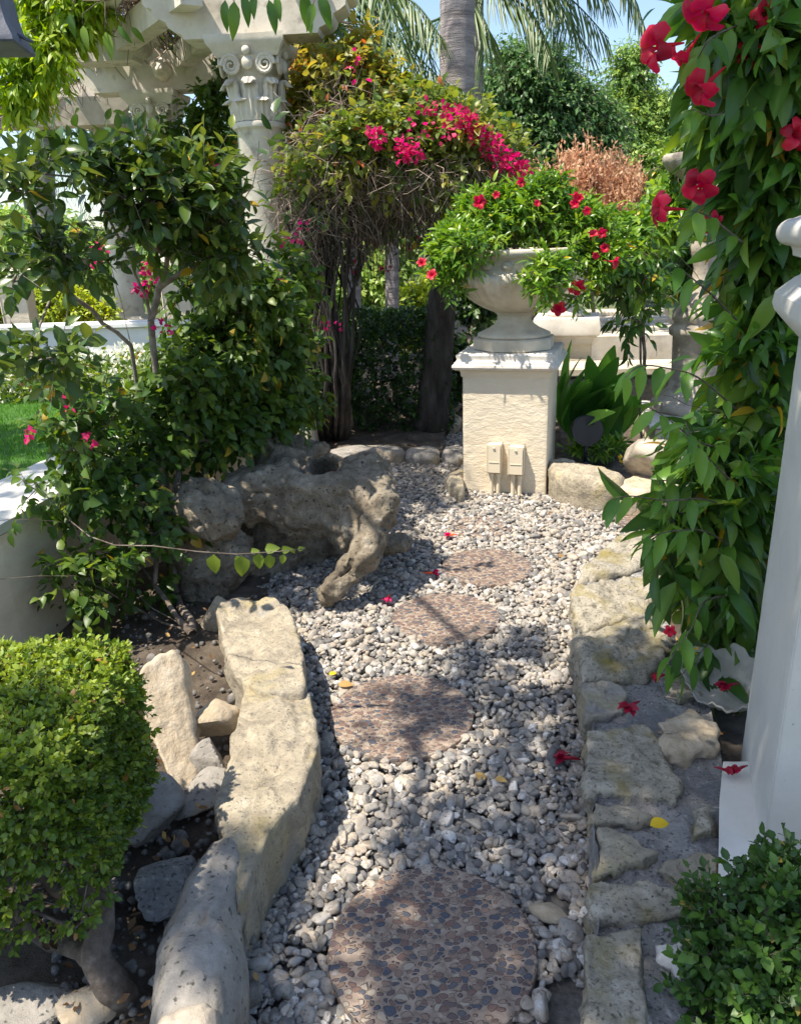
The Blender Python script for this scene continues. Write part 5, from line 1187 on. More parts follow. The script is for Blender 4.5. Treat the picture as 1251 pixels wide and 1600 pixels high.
knot([A(160, 1425, 1.2), A(128, 1392, 1.22), A(90, 1388, 1.24), A(60, 1345, 1.27), A(38, 1300, 1.3), A(45, 1270, 1.35)], .019, .013, 2)
knot([A(150, 1500, 1.17), A(110, 1478, 1.25), A(70, 1470, 1.3), A(40, 1440, 1.34), A(20, 1400, 1.4)], .022, .014, 3)
m.build('trunk', MT['bark'], t)
# seedlings and ivy under the hedge
# ---------------------------------------------------------------- box bush, lower right corner
t = thing('bush', 'round dark green box bush in the lower right corner over the white strip', 'bush', (.72, 1.02, .1))
bl = [B(1190, 1490, 1.02, 120, 115, .16), B(1240, 1400, 1.05, 85, 65, .12), B(1150, 1570, .98, 95, 95, .14), B(1260, 1570, .95, 110, 110, .16)]
plant(t, bl, [[G(1260, 1640, .1), A(1240, 1540, 1.0), A(1180, 1480, 1.0)], [A(1240, 1540, 1.0), A(1230, 1440, 1.03)]], 760, 9, 'boxwood_dark', shell=.3, rmax=.01, r0=.0009, k=2, L=.05, m=7, tm='round', size=.021, up=.3, grav=.0, ang=60, w_out=.8, tr=.0007)

# ---------------------------------------------------------------- flowering plant in the urn
t = thing('dipladenia', 'bushy bright green plant with small red flowers overflowing the stone urn', 'plant', (UC[0], UC[1], UZ + .5))
uy = UC[1]
bl = [B(760, 345, uy, 60, 45), B(835, 330, uy, 65, 45), B(900, 360, uy + .05, 60, 45), B(712, 400, uy - .1, 45, 48, wt=1.4), B(740, 385, uy - .3, 45, 32), B(930, 410, uy, 40, 45), B(872, 400, uy - .34, 38, 32, wt=.8), B(850, 440, uy - .42, 35, 38, wt=1), B(900, 460, uy - .2, 28, 20, wt=.7), B(850, 300, uy, 50, 25, wt=.6), B(702, 445, uy - .15, 28, 28, wt=1), B(960, 380, uy + .2, 30, 30)]
stems = [[UC + V3(0, 0, UZ + .5), UC + V3(0, 0, UZ + .62)]]
filt = lambda C: ~((np.hypot(C[:, 0] - UC[0], C[:, 1] - UC[1]) < .36) & (C[:, 2] < UZ + .53))
C, O = plant(t, bl, stems, 780, 10, 'dipladenia', shell=.4, rmax=.012, r0=.0014, k=2, L=.1, m=8, tm='narrow', size=.052, up=.45, grav=.05, ang=60, w_out=.7, filt=filt)
r = np.random.default_rng(17)
for px, py, s_ in ((748, 316, 11), (820, 402, 12), (900, 447, 13), (871, 481, 12), (898, 318, 8), (917, 330, 7), (958, 409, 10), (905, 310, 7), (925, 366, 8), (940, 364, 8), (943, 388, 8), (675, 430, 9), (659, 411, 8), (853, 418, 7), (838, 318, 6), (812, 285, 8), (897, 305, 7), (930, 400, 6), (775, 305, 6)):
    m = MB(); c = A(px, py, uy - .33 + .1 * r.random()); trumpet(m, c, norm(V3(r.normal() * .4, -1, .3 + r.normal() * .3)), s_ * 2.0 * mpp(c), r, tube=True); m.build('flower', MT['red'], t)
t_ = t

# ---------------------------------------------------------------- glossy vine with big red trumpets, right
base = G(1120, 1040, .12)
t = thing('mandevilla', 'tall glossy vine with big red trumpet flowers beside the white pillar', 'vine', base)
stems = [[base, A(1140, 950, 2.2), A(1150, 800, 2.3), A(1160, 650, 2.35), A(1170, 500, 2.3), A(1180, 350, 2.3), A(1190, 200, 2.25), A(1180, 50, 2.2)],
         [base, A(1115, 880, 2.25), A(1120, 700, 2.3), A(1120, 560, 2.3), A(1130, 430, 2.25)],
         [A(1160, 650, 2.35), A(1110, 640, 2.2), A(1050, 620, 2.1), A(1000, 600, 2.05)],
         [A(1170, 500, 2.3), A(1100, 450, 2.2), A(1060, 400, 2.1)]]
bl = [B(1180, 40, 2.2, 85, 65), B(1210, 120, 2.2, 75, 75), B(1172, 150, 2.25, 45, 60), B(1210, 230, 2.25, 70, 75), B(1192, 290, 2.3, 38, 55), B(1215, 340, 2.3, 65, 65), B(1192, 420, 2.3, 38, 65), B(1210, 470, 2.4, 60, 75), B(1185, 560, 2.3, 55, 65), B(1205, 650, 2.4, 55, 75),
      B(1165, 660, 2.25, 50, 60), B(1140, 770, 2.2, 60, 60), B(1175, 820, 2.3, 50, 85), B(1100, 830, 2.15, 50, 50), B(1130, 900, 2.15, 60, 60), B(1155, 980, 2.2, 45, 45), B(1075, 790, 2.2, 35, 35, wt=.7), B(1040, 800, 2.1, 35, 22, wt=.5),
      B(1045, 870, 2.1, 30, 25, wt=.5), B(1085, 720, 2.15, 35, 35, wt=.6), B(1110, 1010, 2.1, 35, 30, wt=.5)]
plant(t, bl, stems, 560, 12, 'mandevilla', shell=.1, rmax=.012, r0=.0014, k=2, L=.13, m=5, tm='long', size=.096, up=.1, grav=.75, ang=60, w_out=.45, jit=.1, svar=.38, acc=.035, filt=lambda C: ~((C[:, 1] < 1.85) & (C[:, 0] > .9)))
bn = [(q[0] + V3(-.05, -.08, .05), tuple(x * 1.1 for x in q[1]), q[2]) for q in bl]
plant(t, bn, None, 130, 112, 'mandevilla_new', shell=.8, k=2, L=.12, m=4, tm='long', size=.07, up=.4, grav=.3, ang=50, w_out=.8, svar=.4, tr=0, leaf_name='young_leaves', bark_name='young_stems', filt=lambda C: ~((C[:, 1] < 1.85) & (C[:, 0] > .85)))
# sprays that reach out over the path
mL, mB = MB(), MB(); r = np.random.default_rng(31)
def spray(P, n, size, tone=.6, tm='long', grav=.75):
    Q = sm([A(*p) for p in P], 6); mB.tube(Q, np.linspace(.0028, .0012, len(Q)), 6); T, F = LT[tm]
    for k in range(n):
        f = (k + 1) / n; i = min(int(f * (len(Q) - 1)), len(Q) - 2); d = norm(Q[i + 1] - Q[i]); sd_ = norm(np.cross(d, V3(0, 0, 1))) * (1 if k % 2 else -1)
        X = norm(d * .7 + sd_ * .6 + V3(0, 0, -grav) + r.normal(size=3) * .2); N_ = norm(V3(0, -.4, 1) + r.normal(size=3) * .35); N_ = norm(N_ - X * (X @ N_)); Y = np.cross(N_, X)
        mL.inst(T, F, (np.stack([X, Y, N_], -1) * size * r.uniform(.75, 1.2))[None], Q[i][None], np.array([np.clip(tone + r.normal() * .14, 0, .95)]), mid=.12)
spray([(1150, 640, 2.15), (1090, 590, 2.05), (1040, 575, 2.0), (1000, 572, 1.95), (975, 590, 1.92)], 9, .085, .75)
spray([(1150, 800, 2.1), (1100, 780, 2.0), (1040, 782, 1.95), (985, 775, 1.92), (960, 780, 1.9)], 9, .08, .5)
spray([(1130, 700, 2.05), (1090, 690, 2.0), (1050, 660, 1.95), (1020, 640, 1.9)], 8, .085, .75)
spray([(1150, 860, 2.05), (1100, 830, 1.98), (1050, 830, 1.92), (1010, 840, 1.9)], 9, .085, .55)
spray([(1140, 930, 2.0), (1100, 940, 1.95), (1080, 980, 1.9), (1060, 1010, 1.87), (1040, 1040, 1.85)], 11, .082, .4)
spray([(1150, 760, 2.0), (1110, 720, 1.95), (1085, 690, 1.9), (1070, 660, 1.9)], 9, .085, .8)
spray([(1150, 500, 2.1), (1110, 460, 2.05), (1075, 430, 2.0), (1050, 410, 2.0)], 8, .08, .7)
spray([(1160, 380, 2.05), (1110, 340, 2.0), (1080, 330, 1.95)], 6, .08, .7)
spray([(1150, 40, 2.1), (1110, 60, 2.05), (1090, 90, 2.0)], 6, .08, .6)
spray([(1160, 150, 2.1), (1120, 180, 2.05), (1080, 170, 2.0)], 6, .08, .5)
spray([(1110, 1000, 2.0), (1085, 1030, 1.95), (1060, 1060, 1.9)], 5, .08, .4)
mL.build('foliage', MT['mandevilla_new'], t); mB.build('branches', MT['bark'], t)
for i, (px, py, y, s_, ax) in enumerate(((1022, 74, 1.98, .105, (-.9, -.35, -.15)), (1066, 92, 2.05, .08, (-.55, .1, -.8)), (1093, 140, 2.0, .1, (-.75, -.2, -.6)), (1100, 22, 2.0, .11, (-.5, -.3, -.8)), (1092, 292, 1.98, .09, (-.5, -.65, -.35)), (1030, 326, 1.96, .085, (-1, -.1, .05)),
                                           (1112, 348, 2.05, .06, (.2, -.8, -.3)), (1172, 82, 2.1, .07, (0, -1, .1)), (1243, 210, 2.05, .08, (.1, -1, .1)), (1046, 986, 1.88, .035, (-.3, -.9, .2)), (1195, 20, 2.1, .07, (0, -1, 0)))):
    m = MB(); c = A(px, py, y); trumpet(m, c, ax, s_ * .92, r, droop=.75, throat=.34); m.build('flower', MT['red'], t)
m = MB(); c = A(1080, 1017, 1.9); bracts(m, c, .012, 8, r, .014); m.build('yellow_leaf', MT['yellow'], t)
# dark small leaved shrub behind the urn plant
base = A(1000, 700, 4.9); base[2] = .1
t = thing('shrub', 'dark drooping shrub between the flower urn and the fountain', 'shrub', base)
bl = [B(990, 430, 4.75, 45, 55), B(1015, 480, 4.9, 35, 50), B(990, 505, 4.8, 40, 30), B(1015, 390, 4.8, 45, 40), B(960, 470, 4.75, 25, 40, wt=.6), B(1100, 420, 5.6, 60, 60), B(1130, 520, 5.7, 50, 60), B(1170, 400, 5.8, 60, 90), B(1180, 600, 5.5, 50, 60)]
plant(t, bl, [[base, A(1000, 560, 4.8), A(1000, 450, 4.75)]], 440, 15, 'mandevilla', shell=.2, rmax=.02, k=2, L=.15, m=7, tm='long', size=.075, up=.1, grav=.7, tone=-.02)
t = thing('shrub', 'light green drooping foliage right of the urn plant', 'shrub', A(1000, 560, 5.2))
plant(t, [B(1000, 360, 5.2, 45, 30), B(985, 400, 5.1, 35, 30), B(1045, 330, 5.5, 40, 45), B(960, 350, 5.2, 30, 25, wt=.6)], [[A(1010, 600, 5.3), A(1000, 450, 5.2)]], 160, 16, 'dipladenia', shell=.2, rmax=.012, k=2, L=.14, m=6, tm='long', size=.08, up=.2, grav=.5, tone=.05)

# broad leaved plant beside the pedestal
c0 = A(920, 700, 5.2); c0[2] = .08
t = thing('broadleaf_plant', 'clump of broad sword shaped green leaves behind the black spotlight', 'plant', c0)
T, F = LT['broad']; r = np.random.default_rng(6)
for k in range(34):
    px = r.uniform(862, 990); X = norm(V3((px - 925) / 110 + r.normal() * .15, -.25 + r.normal() * .3, 1.0)); N_ = norm(V3(-X[0] * .4 + r.normal() * .2, -.8, .5)); N_ = norm(N_ - X * (X @ N_)); Y = np.cross(N_, X)
    b = c0 + V3(r.normal() * .09 + (px - 925) * .0012, r.normal() * .08, r.uniform(.0, .12))
    m = MB(); m.inst(T, F, (np.stack([X, Y, -N_], -1) * r.uniform(.4, .66) * np.array([1, 1, 1]))[None], b[None], np.array([np.clip(.5 + r.normal() * .25, 0, 1)])); m.build('leaf', MT['broad'], t)
t = thing('seedling', 'small light green plant with a yellow bloom on the ochre border stone', 'plant', G(945, 716, .15))
plant(t, [B(940, 702, 4.7, 26, 13), B(900, 706, 4.7, 24, 6), B(965, 700, 4.8, 20, 12)], None, 50, 19, 'dipladenia', shell=.1, k=2, L=.06, m=5, tm='narrow', size=.05, up=.6, grav=.1)
m = MB(); bracts(m, A(972, 717, 4.55), .025, 10, r, .03); m.build('bloom', MT['yellow'], t)
# ---------------------------------------------------------------- palms, trees and far shrubs
def frond(mb, P, n, L, droop=.5, r=None, tone=.5, width=.5, tm='strip', ms=None):
    Q = sm(P, 8); 
    if ms is not None: ms.tube(Q, np.linspace(.022, .005, len(Q)), 6)
    T, F = LT[tm]; ps, Ms, rn = [], [], []
    for k in range(n):
        f = (k + .5) / n; x = (.1 + .9 * f) * (len(Q) - 1); i = min(int(x), len(Q) - 2); p = Q[i] + (Q[i + 1] - Q[i]) * (x - i); d = norm(Q[i + 1] - Q[i]); sd_ = norm(np.cross(d, V3(0, 0, 1)))
        for s_ in (-1, 1):
            X = norm(d * .55 + sd_ * s_ * .75 + V3(0, 0, -droop) + r.normal(size=3) * .1); N_ = norm(V3(0, 0, 1) + sd_ * s_ * .3); N_ = norm(N_ - X * (X @ N_)); Y = np.cross(N_, X)
            ll = L * (math.sin(PI * (.12 + .8 * f)) ** .6) * r.uniform(.85, 1.1); ps.append(p); Ms.append(np.stack([X * ll, Y * ll * width * 1.7, N_ * ll], -1)); rn.append(np.clip(tone + r.normal() * .12, 0, 1))
    mb.inst(T, F, np.array(Ms), np.array(ps), np.array(rn))
def palm(label, pxb, ydist, pxt, rad, top_py, fronds, seed, zbase=0.0, crown=14, FL=2.2, mt='palmtrunk', L=.5):
    b = A(pxb, 500, ydist); b[2] = zbase; tp = A(pxt, top_py, ydist)
    t = thing('palm_tree', label, 'palm tree', b)
    n = 90; Q = np.linspace(b, tp, n); z = np.linspace(0, 1, n); rr = rad * (1.15 - .2 * z) * (1 + .035 * (np.arange(n) % 3 == 0))
    m = MB(); m.tube(Q, rr, 20); m.build('trunk', MT[mt], t)
    r = np.random.default_rng(seed); ml, ms = MB(), MB()
    for k in range(crown):
        a = k * 2.4 + r.random(); h = r.uniform(-.1, .7); o = V3(math.cos(a), math.sin(a), 0); frond(ml, [tp, tp + o * FL * .35 + V3(0, 0, .45 * FL * (.4 + h)), tp + o * FL * .75 + V3(0, 0, FL * (.3 * h)), tp + o * FL * (1.0) + V3(0, 0, -FL * (.45 - .3 * h))], 46, L, .45, r, ms=ms)
    for P in fronds: frond(ml, [tp if p is None else A(*p) for p in P], 42, L, .5, r, tone=.62, ms=ms, width=.34)
    ml.build('fronds', MT['palm'], t); ms.build('frond_stem', MT['palm'], t)
    return t
MT['palmtrunk'] = mat('palmtrunk', [(0, (.2, .17, .17)), (.5, (.33, .29, .28)), (1, (.46, .41, .39))], scale=3, bump=1, bscale=9, bdist=.03, rough=.85, stretch=(.6, .6, 4), spots=[(2.2, .55, .75, (.2, .18, .16))])
palm('tall grey ringed palm trunk rising behind the bougainvillea crest', 708, 9.0, 722, .165, -760, [], 3, crown=12, FL=2.4)
palm('slender palm with drooping fronds just right of the grey ringed palm', 742, 10.5, 742, .1, -60,
     [[None, (800, -40, 10.3), (880, -10, 10), (950, 60, 9.8)], [None, (790, -60, 10.3), (860, -10, 10.0), (925, 90, 9.6)], [None, (770, -20, 10.2), (830, 20, 10), (860, 90, 9.8)], [None, (700, 20, 10), (620, 50, 10), (560, 90, 10)],
      [None, (830, -80, 10), (900, -60, 10), (950, 0, 9.8)], [None, (720, -20, 10), (760, 40, 9.8), (770, 120, 9.6)]], 5, crown=4, FL=2.0, L=.6)
palm('palm leaning its long fronds over the bougainvillea arch', 480, 8.6, 455, .13, 20,
     [[None, (540, 20, 8.4), (620, 60, 8.2), (692, 128, 8.0)], [None, (560, -10, 8.4), (640, 0, 8.2), (690, 60, 8.0)], [None, (500, -20, 8.5), (560, -20, 8.5), (600, 30, 8.4)], [None, (510, 60, 8.4), (570, 120, 8.3), (600, 190, 8.2)], [None, (540, 40, 8.2), (600, 90, 8.0), (650, 170, 7.9)]], 7, crown=4, FL=1.8, L=.5)
palm('palm far off behind the pergola columns at the left', 70, 13.0, 70, .14, 210, [], 9, crown=14, FL=2.3, L=.6)
def tree(label, px, yd, bl, ncl, seed, lm, size=.11, trunk_r=.12, zbase=0, name='tree', grav=.6, L=.45, m_=9, tm='far', tone=0.0, k=3, cat='tree', shell=.5, group=None):
    b = A(px, 500, yd); b[2] = zbase; t = thing(name, label, cat, b, group)
    c = np.mean([q[0] for q in bl], 0); c2 = c.copy(); c2[2] = b[2] + (c[2] - b[2]) * .7
    plant(t, bl, [[b, b * .6 + c2 * .4 + V3(.1, 0, 0), c2]], ncl, seed, lm, bark_name='trunk', leaf_name='crown', shell=shell, rmax=trunk_r, r0=.008, k=k, L=L, m=m_, tm=tm, size=size, up=.15, grav=grav, ang=60, tr=.004, tone=tone, tonef=lambda C: .25 * fbm(C * 1.1, seed, 2))
    return t
tree('dense dark green tree with hanging foliage right of the palm trunks', 825, 13, [B(830, 130, 13, 75, 60), B(800, 190, 13, 60, 60), B(880, 180, 13, 75, 60), B(850, 230, 12.8, 80, 45), B(925, 210, 13, 50, 50), B(780, 110, 13, 30, 40)], 1500, 51, 'tree', .085, .13)
tree('pale green feathery tree against the sky behind the dark one', 985, 17, [B(985, 110, 17, 38, 42), B(1010, 190, 17, 50, 50), B(960, 200, 17, 60, 60), B(1040, 200, 17, 35, 40), B(1000, 260, 16.8, 70, 50)], 1500, 52, 'tree_light', .095, .15)
tree('glossy dark shrub rising behind the fountain bowl', 1080, 7.5, [B(1060, 250, 7.5, 40, 40), B(1100, 230, 7.5, 50, 40), B(1050, 310, 7.5, 40, 40), B(1150, 260, 7.6, 60, 60), B(1200, 330, 7.6, 60, 80), B(1230, 200, 7.6, 60, 70)], 420, 53, 'mandevilla', .09, .04, name='shrub', L=.25, m_=7, tm='long', cat='shrub')
t = tree('rust coloured dry plume shrub beyond the urn plant', 915, 7.8, [B(900, 290, 7.8, 45, 25), B(940, 290, 7.8, 45, 30), B(980, 300, 7.9, 25, 30), B(870, 300, 7.8, 30, 22)], 10, 54, 'rust', .03, .02, name='shrub', L=.1, m_=4, tm='far', cat='shrub')
r = np.random.default_rng(61); m = MB(); mL = MB(); T, F = LT['far']
for k in range(150):
    px = r.uniform(855, 995); b = A(px, 330, 7.8 + r.normal() * .2); h_ = r.uniform(.25, .75) * (1 - abs(px - 920) / 160); d = norm(V3(r.normal() * .25, r.normal() * .2, 1)); m.tube([b, b + d * h_], [.005, .002], 4)
    n = 46; f = r.random(n); P = b + d * (f * h_)[:, None] + r.normal(size=(n, 3)) * .02; X = norm(r.normal(size=(n, 3)) * .8 + d); N_ = norm(np.cross(X, norm(r.normal(size=(n, 3))))); Y = np.cross(N_, X)
    mL.inst(T, F, np.stack([X, Y, N_], -1) * .045, P, r.random(n))
mL.build('plumes', MT['rust'], t); m.build('plume_stem', MT['rust'], t)
# sunny planting seen under the arch and along the far edge
BGG = 'sunlit shrubs beyond the garden'
tree('round lime green shrub seen under the arch right of the far trunks', 660, 10.5, [B(655, 490, 10.5, 60, 45), B(690, 470, 10.6, 45, 50), B(620, 510, 10.4, 50, 25)], 320, 71, 'yellowshrub', .09, .05, name='shrub', L=.25, cat='shrub', tone=.1, group=BGG)
tree('loose yellow green shrub seen under the arch between the two far trunks', 580, 12, [B(580, 450, 12, 50, 60), B(530, 470, 12, 50, 50), B(600, 400, 12.4, 60, 40)], 320, 72, 'tree_light', .1, .05, name='shrub', L=.3, cat='shrub', tone=.1, group=BGG)
tree('bright yellow green clipped shrub behind the white wall at far left', 100, 8.6, [B(80, 480, 8.6, 70, 28), B(150, 490, 8.6, 40, 20), B(0, 480, 8.6, 50, 30)], 420, 73, 'yellowshrub', .055, .05, name='shrub', L=.16, cat='shrub', tone=.2, grav=.1, group=BGG)
tree('soft green tree behind the camellia stems at left', 130, 11.5, [B(130, 400, 11.5, 90, 50), B(30, 390, 11.5, 60, 45), B(230, 420, 11.5, 70, 45)], 420, 74, 'tree_light', .1, .06, name='tree', L=.3, group=BGG)
tree('dark tree behind the pergola column and arch', 400, 10.5, [B(340, 260, 10.5, 60, 70), B(420, 240, 10.4, 50, 70), B(450, 320, 10.4, 70, 80), B(330, 370, 10.4, 90, 70)], 720, 75, 'tree', .12, .1, group=BGG)
tree('green bank of shrubs behind the pedestal', 760, 11, [B(760, 400, 11, 70, 60), B(740, 480, 10.8, 50, 50), B(850, 380, 11, 80, 60), B(950, 400, 11, 80, 60)], 520, 76, 'tree_light', .1, .05, name='shrub', L=.3, cat='shrub', group=BGG)
tree('dark green bank of shrubs to the right of the garden', 1150, 11, [B(1080, 380, 11, 90, 80), B(1200, 380, 11, 100, 100), B(1290, 350, 11, 100, 120)], 520, 77, 'tree', .12, .05, name='shrub', L=.3, cat='shrub', group=BGG)
tree('small dark plant on the path behind the pedestal left edge', 712, 6.6, [B(715, 560, 6.6, 18, 50), B(705, 610, 6.5, 18, 30), B(745, 470, 7.4, 30, 40)], 120, 78, 'hedge', .06, .02, name='shrub', L=.15, cat='shrub', tm='round', group=BGG)
for i in range(15):
    px = -250 + i * 120 + (i % 3) * 20; yd = 30 + (i * 7) % 11
    if i == 0: src = tree('pale tree of the distant row along the skyline', px, yd, [B(px, 362, yd, 75, 32), B(px + 40, 372, yd, 60, 26), B(px - 45, 374, yd, 55, 24)], 150, 90, 'tree_light', .34, .18, L=.9, m_=7, k=3, tone=-.05, group='trees along the skyline')
    else: dup(src, A(px, 500, yd) * V3(1, 1, 0), i * 1.3, 'pale tree of the distant row along the skyline', .9 + .25 * ((i * 5) % 4) / 4)
for px, lab in ((552, 'slim grey trunk on the left under the arch, beyond the hedge'), (610, 'slim pale trunk under the arch, nearer the lime green shrub')):
    b = A(px, 520, 8.8); b[2] = 0; t = thing('palm_tree', lab, 'palm tree', b); m = MB(); tp = A(px - 4 if px < 600 else px + 2, 180, 8.8); n = 60; Q = np.linspace(b, tp, n); m.tube(Q, .075 * (1 + .05 * (np.arange(n) % 3 == 0)), 16); m.build('trunk', MT['palmtrunk'], t)
    ml = MB(); r = np.random.default_rng(px)
    for k in range(8):
        a = k * .8; o = V3(math.cos(a), math.sin(a), 0); frond(ml, [tp, tp + o * .5 + V3(0, 0, .3), tp + o * 1.1 + V3(0, 0, -.1), tp + o * 1.3 + V3(0, 0, -.6)], 24, .4, .5, r)
    ml.build('fronds', MT['palm'], t)
# bright vine over the pergola
t = thing('climbing_vine', 'sunlit yellow green vine hanging over the left end of the pergola', 'vine', A(80, 150, 6.2))
bl = [B(110, 25, 6.2, 50, 40), B(65, 60, 6.2, 35, 45), B(40, 115, 6.3, 45, 50), B(85, 90, 6.1, 30, 40, wt=.7), B(20, 140, 6.3, 35, 40), B(140, 0, 6.2, 40, 25), B(60, -10, 6.3, 60, 30)]
plant(t, bl, [[A(150, -60, 6.3), A(110, 20, 6.3), A(70, 90, 6.3), A(30, 130, 6.3)]], 380, 25, 'vine', shell=.1, rmax=.012, k=2, L=.14, m=7, tm='narrow', size=.08, up=-.2, grav=.7)
# dry stems between the rafters and glossy leaves hanging from the beam
t = thing('climbing_vine', 'dry tangled vine stems on the pergola rafters with glossy leaves hanging over the capital', 'vine', A(280, 30, 6))
C, O = blobs_sample([B(255, -5, 6.7, 75, 22, .4), B(120, 100, 8.3, 60, 18, .4), B(30, 165, 8.5, 70, 12, .3), B(230, -30, 6.4, 90, 30, .5)], 1200, r, .1); d = norm(r.normal(size=C.shape)); L_ = r.uniform(.1, .4, len(C))[:, None]
m = MB(); m.edges(C, C + d * L_, .005, .003, 3, np.repeat(r.random(len(C)), 6)); m.build('dry_stems', MT['twig'], t)
T, F = LT['long']; r = np.random.default_rng(77)
for px, py, s_, dx in ((352, 0, .16, -.15), (366, 2, .17, -.05), (380, -8, .14, .2), (420, 0, .17, .25), (432, -6, .15, .1), (475, -12, .18, .05), (490, 5, .16, -.3), (185, 40, .16, .6), (165, 50, .18, .25), (205, 42, .14, .9), (130, 40, .16, .1), (500, -10, .16, .3), (398, -12, .14, -.2), (110, 20, .15, 0)):
    c = A(px, py, 4.7 if px > 300 else 5.9); X = norm(V3(dx, -.2 + r.normal() * .2, -1)); N_ = norm(V3(r.normal() * .4, -1, .4)); N_ = norm(N_ - X * (X @ N_)); Y = np.cross(N_, X); sm2 = MB(); sm2.tube([c, c + V3(r.normal() * .03, .02, .07), c + V3(r.normal() * .08, .05, .25)], [.002, .0025, .004], 5); sm2.build('stem', MT['bark'], t); s_ *= r.uniform(.75, 1.1); mL = MB(); mL.inst(T, F, (np.stack([X, Y, N_], -1) * s_)[None], c[None], np.array([r.uniform(.3, .8)])); mL.build('leaf', MT['mandevilla'], t)
# matted growth lying on top of the pergola, which keeps its beams in shade
t = thing('climbing_vine', 'matted dry and green growth roofing the pergola above the beams', 'vine', (C1[0] - .8, C1[1] + 1.5, 3.2))
r = np.random.default_rng(123); n = 1500; C = np.c_[r.uniform(-2.5, C1[0] + .3, n), r.uniform(6.0, 10, n), r.uniform(3.1, 3.42, n)]; kk = C[:, 2] > 2.0 + 0 * C[:, 0]
d = norm(r.normal(size=C.shape) * [1, 1, .3]); L_ = r.uniform(.15, .55, len(C))[:, None]; m = MB(); m.edges(C, C + d * L_, .008, .005, 3, np.repeat(r.random(len(C)), 6)); m.build('dry_stems', MT['twig'], t)
mL = MB(); q = r.random(n) < .12; twigs(mL, None, C[q], np.tile(V3(0, 0, 1), (q.sum(), 1)), r, k=2, L=.22, m=7, tm='far', size=.1, up=.1, grav=.1); mL.build('foliage', MT['bougain'], t)
t = thing('climbing_vine', 'leafy vine climbing between the two nearer pergola columns', 'vine', A(320, 200, 7))
plant(t, [B(330, 170, 7.0, 45, 40), B(310, 230, 7, 60, 50), B(345, 110, 7, 25, 25, wt=.7), B(470, 90, 6.8, 40, 40, wt=.7), B(500, 30, 7, 50, 30, wt=.7)], [[A(330, 420, 7.2), A(330, 250, 7.1), A(335, 150, 7)]], 260, 26, 'bougain', shell=.1, rmax=.015, k=2, L=.16, m=6, tm='oval', size=.07, up=.1, grav=.4)
# white flowering bed beyond the lawn
m = MB(); r = np.random.default_rng(12); n = 4200; Q = np.c_[r.uniform(-4.6, -1.2, n), r.uniform(5.55, 6.3, n), r.uniform(.45, .74, n)]; dz = fbm(Q * 2, 3, 2) * .06; Q[:, 2] += dz
T, F = LT['far']; X = norm(r.normal(size=(n, 3)) + [0, 0, .6]); N_ = norm(np.cross(X, norm(r.normal(size=(n, 3))))); m.inst(T, F, np.stack([X, np.cross(N_, X), N_], -1) * .045, Q, r.random(n))
tag(m.build('flower_bed', MT['whiteflower']), 'mass of small white flowers between the lawn and the white wall', 'flowers', kind='stuff')

n = 7000; Q = np.c_[r.uniform(-4.6, -1.2, n), r.uniform(5.5, 6.3, n), r.uniform(.45, .72, n)]; X = norm(r.normal(size=(n, 3)) + [0, 0, .6]); N_ = norm(np.cross(X, norm(r.normal(size=(n, 3))))); m = MB(); m.inst(T, F, np.stack([X, np.cross(N_, X), N_], -1) * .06, Q, r.random(n))
tag(m.build('flower_bed_leaves', MT['boxwood']), 'green leaves between the white flowers below the white wall', 'leaves', kind='stuff')
# ---------------------------------------------------------------- fallen flowers and leaves
def fallen(px, py, z, ang, size, label, mt='fadedred', tube_mt=True):
    size *= .72; m = MB(); r = np.random.default_rng(px * 7 + py); c = G(px, py, z); T, F = leaf_t(4, .7, .5, .35)
    ax = V3(math.cos(ang), math.sin(ang), 0)
    for k in range(7):
        a = ang + PI + r.normal() * .8; X = norm(V3(math.cos(a), math.sin(a), r.uniform(-.05, .5))); N_ = norm(V3(r.normal() * .5, r.normal() * .5, 1)); N_ = norm(N_ - X * (X @ N_)); m.inst(T, F, (np.stack([X, np.cross(N_, X), N_], -1) * size * r.uniform(.4, .62))[None], (c + V3(0, 0, .004 + k * .0015))[None], np.array([r.random()]))
    o = m.build('fallen_flower', MT[mt]); o_ = o
    tag(o, label, 'flower', 'fallen red flowers')
    m = MB(); tb = [c + V3(0, 0, .008), c + ax * size * .35 + V3(0, 0, .01), c + ax * size * .8 + V3(0, 0, .008)]; m.tube(tb, [size * .11, size * .09, size * .03], 8); q = m.build('flower_tube', MT['redorange' if tube_mt else mt], o)
    return o
fallen(604, 938, .035, 1.2, .075, 'fallen flower with orange tube on the gravel, near the round stone\'s left edge', 'pink')
fallen(676, 898, .035, 3.0, .08, 'fallen flower with orange tube between the third and fourth stepping stones', 'pink')
fallen(702, 838, .035, -.1, .08, 'fallen flower with orange tube just before the sandy stepping stone', 'pink')
fallen(522, 744, .50, .2, .07, 'fallen red petals beside the hole of the hollow boulder', 'fadedred', False)
fallen(880, 1187, .035, -.25, .085, 'dark red fallen flower on the shaded gravel near the mortared border', 'fadedred', False)
fallen(982, 1108, .215, .6, .08, 'crimson fallen flower lying on the mortar between two border stones', 'fadedred', False)
fallen(1028, 1061, .22, .3, .06, 'small crimson fallen flower under the lowest vine leaves', 'fadedred', False)
fallen(1133, 1208, .21, 2.6, .05, 'round crimson fallen flower, left of the pair by the white strip', 'fadedred', False)
fallen(1152, 1206, .21, .4, .055, 'round crimson fallen flower, touching the pillar foot', 'fadedred', False)
fallen(1134, 1076, .24, .3, .075, 'crimson fallen flower lying inside the white shell', 'fadedred', False)
